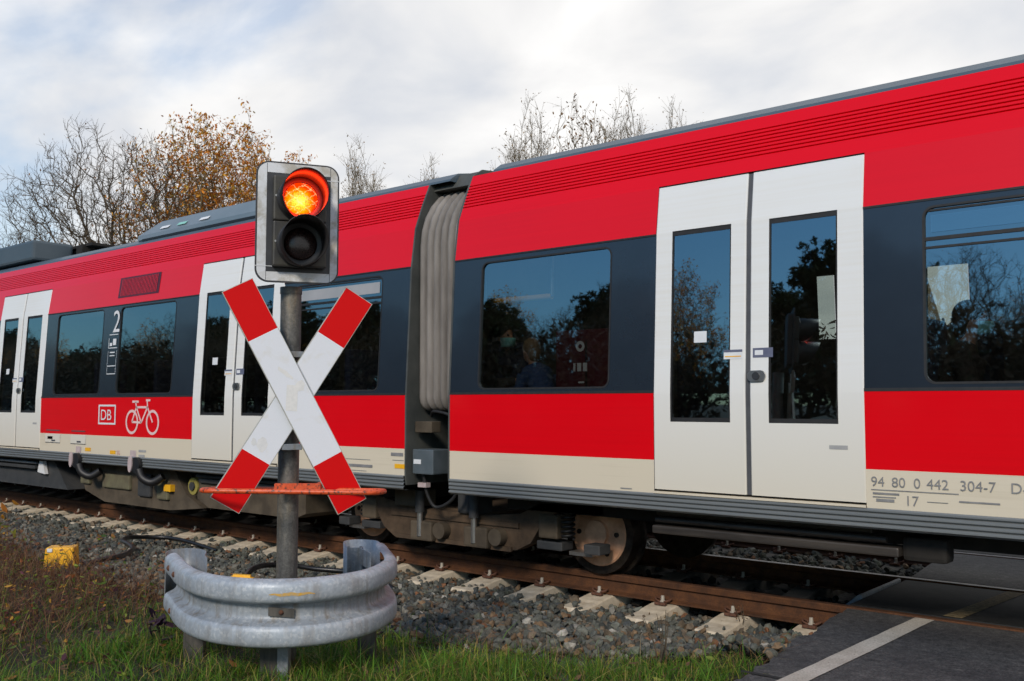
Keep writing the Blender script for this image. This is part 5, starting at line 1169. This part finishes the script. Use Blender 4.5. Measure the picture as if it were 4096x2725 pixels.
# ------------------------------------------------------------------ trees
def tree_data(seed, H, rx, z0, n, fork, trunk, twig=.006, twigs=2, lean=(0, 0), bf=.45, rough=.35, tl=.38, flat=1., up=.5):
    """targets scattered through an uneven crown, each joined to the cheapest branch already grown (so limbs fork and fan), thickness from what hangs on them"""
    g = np.random.default_rng(seed); zc, rz = (H + z0) / 2, (H - z0) / 2; T = []
    while len(T) < n:
        p = g.uniform(-1, 1, 3); d = np.linalg.norm(p)
        if d < .12: continue
        u = p / d; lim = 1 - rough * (.5 + .9 * noise.noise((u[0] * 2.1 + seed, u[1] * 2.1, u[2] * 2.1))) - rough * .45 * noise.noise((u[0] * 6 + seed, u[1] * 6, u[2] * 6))
        if d > lim or g.random() > .25 + .75 * d: continue
        k = .62 + .38 * np.clip((p[2] + 1) / .9, 0, 1); T.append((p[0] * rx * k + lean[0] * (p[2] + 1) / 2, p[1] * rx * k + lean[1] * (p[2] + 1) / 2, zc + p[2] * rz))
    T = np.array(T); N = [np.array([0, 0, -.4])]; par = [-1]; pl_ = [0.]
    for k in range(1, 6):
        N.append(np.array([g.normal(0, .03), g.normal(0, .03), fork * k / 5])); par.append(k - 1); pl_.append(pl_[-1] + fork / 5)
    order = np.argsort(np.linalg.norm(T - N[-1], axis=1)); A = np.zeros((n * 6 + 50, 3)); A[:6] = N; PL = np.zeros(n * 6 + 50); PL[:6] = pl_; m_ = 6; tips = []
    for t in T[order]:
        d = np.linalg.norm(A[2:m_] - t, axis=1); below = np.maximum(0, A[2:m_, 2] - t[2]); c = d + bf * PL[2:m_] + .8 * below; b = int(np.argmin(c)) + 2; L_ = d[b - 2]; ns = max(1, min(4, int(L_ / .35))); prev = b; q0 = A[b].copy()
        for k in range(1, ns + 1):
            f = k / ns; q = q0 + (t - q0) * f; q[2] -= up * .12 * L_ * math.sin(math.pi * f)
            if k < ns: q = q + g.normal(0, .022 * L_ + .006, 3)
            A[m_] = q; PL[m_] = PL[prev] + L_ / ns; par.append(prev); prev = m_; m_ += 1
        tips.append(prev)
    A = A[:m_]; par = np.array(par); ext = []; ep = []
    for t in tips:
        d0 = A[t] - A[par[t]]; d0 = d0 / (np.linalg.norm(d0) + 1e-6)
        for _ in range(twigs):
            d = d0 * .7 + g.normal(0, .45, 3) + np.array([0, 0, .35]); d /= np.linalg.norm(d); a = A[t] + (A[par[t]] - A[t]) * g.uniform(0, .8) ; e = a + d * tl * g.uniform(.5, 1.2); ext.append((a, e)); ep.append(e)
    R_ = np.zeros(m_)
    for i in range(m_ - 1, 0, -1):
        if R_[i] == 0: R_[i] = twig ** 2.25
        R_[par[i]] += R_[i]
    r = R_ ** (1 / 2.25); r *= 1 + (trunk / r[1] - 1) * np.clip((r - twig) / (r[1] - twig), 0, 1)
    V = []; F = []
    def seg(a, b, ra, rb, k):
        o = len(V); d = b - a; d = d / (np.linalg.norm(d) + 1e-9); u = np.cross(d, (0, 0, 1.) if abs(d[2]) < .9 else (1., 0, 0)); u /= np.linalg.norm(u); w = np.cross(d, u)
        for P_, rr_ in ((a, ra), (b, rb)):
            for q in range(k): t = 6.28318 * q / k; V.append(P_ + (u * math.cos(t) + w * math.sin(t)) * rr_)
        for q in range(k): F.append((o + q, o + (q + 1) % k, o + k + (q + 1) % k, o + k + q))
    for i in range(1, m_): rp = min(r[par[i]], r[i] * 1.5 + .002); seg(A[par[i]], A[i], rp, r[i], 7 if r[i] > .05 else (5 if r[i] > .015 else 3))
    for a, e in ext: seg(a, e, twig * .9, twig * .45, 3)
    return np.array(V), F, np.array(ep)
PROTO = {}
def tree(name, key, x, y, label, scale=1., rz=0., group=None, cat='tree', barkm='bark', leafc=None, lsz=.05, leaff=1., **kw):
    if key not in PROTO:
        A, F, T = tree_data(**kw); tm = bpy.data.meshes.new('trunk_and_branches'); tm.from_pydata(A.tolist(), [], F); tm.materials.append(M[barkm]); tm.polygons.foreach_set('use_smooth', [True] * len(F)); PROTO[key] = [tm, None]
        if leafc is not None:
            T2 = T[RNG.random(len(T)) < .55] if leaff > 1 else T; f_ = leaff / .55 if leaff > 1 else leaff; rep = math.ceil(f_); L = np.repeat(T2, rep, 0); L = L[RNG.random(len(L)) < f_ / rep]; L = L + RNG.normal(0, .075, L.shape)
            ob = leaves('crown', L, lsz, tone(L, *leafc), .9, None, kind=None); PROTO[key][1] = ob.data; bpy.data.objects.remove(ob)
    r = empty(name, (x, y, gz(x, y) if y < 30 else gz(x, y)), rz); r.scale = (scale,) * 3; tag(r, label, cat, group)
    t = bpy.data.objects.new('trunk_and_branches', PROTO[key][0]); COL.objects.link(t); t.parent = r
    if PROTO[key][1]: c = bpy.data.objects.new('crown', PROTO[key][1]); COL.objects.link(c); c.parent = r
    return r
OAK = ([(.62, .23, .022), (.66, .33, .045), (.45, .14, .02), (.60, .42, .08)], [4, 3, 1.2, 1])
BRN = ([(.20, .105, .045), (.30, .17, .07), (.38, .21, .08)], [3, 2, 1])
bare = dict(H=10.6, rx=3.7, z0=3.2, n=3400, fork=2.6, trunk=.24, twigs=2, lean=(-.6, -.5), rough=.32)
oak = dict(H=11.2, rx=2.25, z0=3.2, n=1500, fork=2.8, trunk=.20, twig=.0052, twigs=2, rough=.45)
slim = dict(H=12.6, rx=1.25, z0=4.0, n=560, fork=3.8, trunk=.13, twigs=2, rough=.4, bf=.7)
slimb = dict(H=12.3, rx=1.5, z0=3.5, n=1300, fork=3.2, trunk=.13, twigs=3, rough=.55, bf=.8, tl=.55)
pine = dict(H=11., rx=2.6, z0=6.0, n=900, fork=5.4, trunk=.22, twigs=2, rough=.5)
bush = dict(H=3.6, rx=2.6, z0=.2, n=700, fork=.25, trunk=.09, twigs=3, rough=.4, tl=.5)
tree('bare_tree', 'bare', -28.1, 15.3, 'wide spreading bare tree with almost no leaves, behind the left end of the train', 1.0, R(20), leafc=([(.30, .13, .03), (.22, .11, .04)], [1, 1]), leaff=.10, lsz=.045, seed=3, **bare)
tree('oak_tree', 'oak', -27.35, 16.1, 'tree with thin orange-brown leaves between the bare tree and the signal', .97, .4, barkm='barkpale', leafc=OAK, leaff=2.4, lsz=.062, seed=8, **oak)
tree('oak_tree', 'oakb', -25.95, 17.1, 'tallest orange-brown autumn tree just left of the signal lamp', 1.0, 1.7, barkm='barkpale', leafc=OAK, leaff=3., lsz=.062, seed=21, **oak)
tree('oak_tree', 'oakb', -25.0, 17.7, 'orange-brown autumn tree directly behind the signal board', .90, 4.4)
tree('bare_tree', 'bare', -32.2, 12.4, 'small bare tree at the far left edge above the roof equipment', .74, 4.1)
tree('slim_tree', 'slim', -17.3, 24.0, 'slim tree with dark withered leaves rising highest above the train roof', .95, 0., barkm='barkpale', leafc=BRN, leaff=.9, lsz=.065, seed=5, **slim)
tree('slim_tree', 'slimb', -16.2, 25.0, 'pale twiggy bare tree right of the tree with dark withered leaves', .95, 1.3, barkm='barkpale', leafc=([(.36, .24, .11), (.28, .17, .08)], [1, 1]), leaff=.5, lsz=.045, seed=12, **slimb)
tree('slim_tree', 'slimb', -14.9, 25.6, 'pale twiggy bare tree, rightmost above the train roof', .90, 3.9)
tree('slim_tree', 'slimb', -18.6, 22.9, 'pale bare tree just right of the gap between the two cars', .92, 5.0)
tree('slim_tree', 'slimb', -22.6, 19.6, 'thin bare tree just right of the signal board', .82, 2.6)
tree('slim_tree', 'slimb', -21.2, 21.2, 'faint bare treetop over the left car near the gap', .78, .9)
tree('shrub', 'bush', -10.5, 34, 'leafless shrub far beyond the tracks behind the train', 1., 0., 'shrubs beyond the tracks', 'shrub', barkm='bark', leafc=([(.05, .032, .018), (.08, .055, .03), (.035, .04, .018)], [3, 2, 1]), leaff=3., lsz=.09, seed=31, **bush)
tree('shrub', 'bush', -13.5, 33, 'leafless shrub far beyond the tracks behind the train', 1.05, 1., 'shrubs beyond the tracks', 'shrub')
for i in range(14): tree('light_block_shrub', 'bush', 3 - i * 2.9 + .6 * math.sin(i * 2.3), 15.2 + .5 * math.cos(i * 1.7), 'added shrub behind the second track, blocking low sky light under the train', .80 + .08 * math.sin(i * 3.1), i * 1.3, 'added light-blocking shrubs behind the second track', 'shrub')  # added row that keeps low sky light from reaching under the train
# the row of trees behind the viewer that the windows mirror
DG = ([(.018, .030, .012), (.028, .042, .016), (.05, .05, .02)], [3, 2, 1])
lab = 'tree in the row opposite the train, mirrored in its windows'
rw = random.Random(4)
for i in range(36):
    x = 0 - i * 2.7 + rw.uniform(-1.2, 1.2); y = -26 + rw.uniform(-6, 4); k = ['pine', 'bare', 'pine', 'oak', 'bare'][i % 5]
    if k == 'pine': tree('pine_tree', 'pine', x, y, lab, rw.uniform(.85, 1.12), rw.uniform(0, 6), 'trees mirrored in the windows', barkm='bark', leafc=DG, leaff=5, lsz=.15, seed=41, **pine)
    else: tree('bare_tree', k, x, y, lab, rw.uniform(.84, 1.04), rw.uniform(0, 6), 'trees mirrored in the windows')
for i in range(26): tree('shrub', 'bush', 4 - i * 4. + rw.uniform(-1, 1), -22 + rw.uniform(-3, 3), 'shrub opposite the train, mirrored in its windows', rw.uniform(1.5, 2.2), rw.uniform(0, 6), 'shrubs mirrored in the windows', 'shrub')
# church far beyond the line, seen through both windows of the right car
ch = empty('church', (-70.5, 240, gz(-70, 240))); tag(ch, 'distant church with a pointed tan spire seen through the right car window', 'church')
m = MB(); m.box(-2, 2, -2, 2, -.5, 19.5); m.build('tower', M['concrete'], ch)
m = MB(); m.add([(-2.2, -2.2, 19.5), (2.2, -2.2, 19.5), (2.2, 2.2, 19.5), (-2.2, 2.2, 19.5), (0, 0, 29.6)], [(0, 1, 4), (1, 2, 4), (2, 3, 4), (3, 0, 4), (0, 3, 2, 1)]); m.build('spire', mat('spire_tan', (.20, .14, .08), (.26, .18, .10), 2, .8), ch)
m = MB(); m.box(2, 16, -3.5, 3.5, -.5, 8); m.prism([(-4, 8), (4, 8), (0, 13)], 'x', 2, 16.4); m.build('nave', M['maroon'], ch)
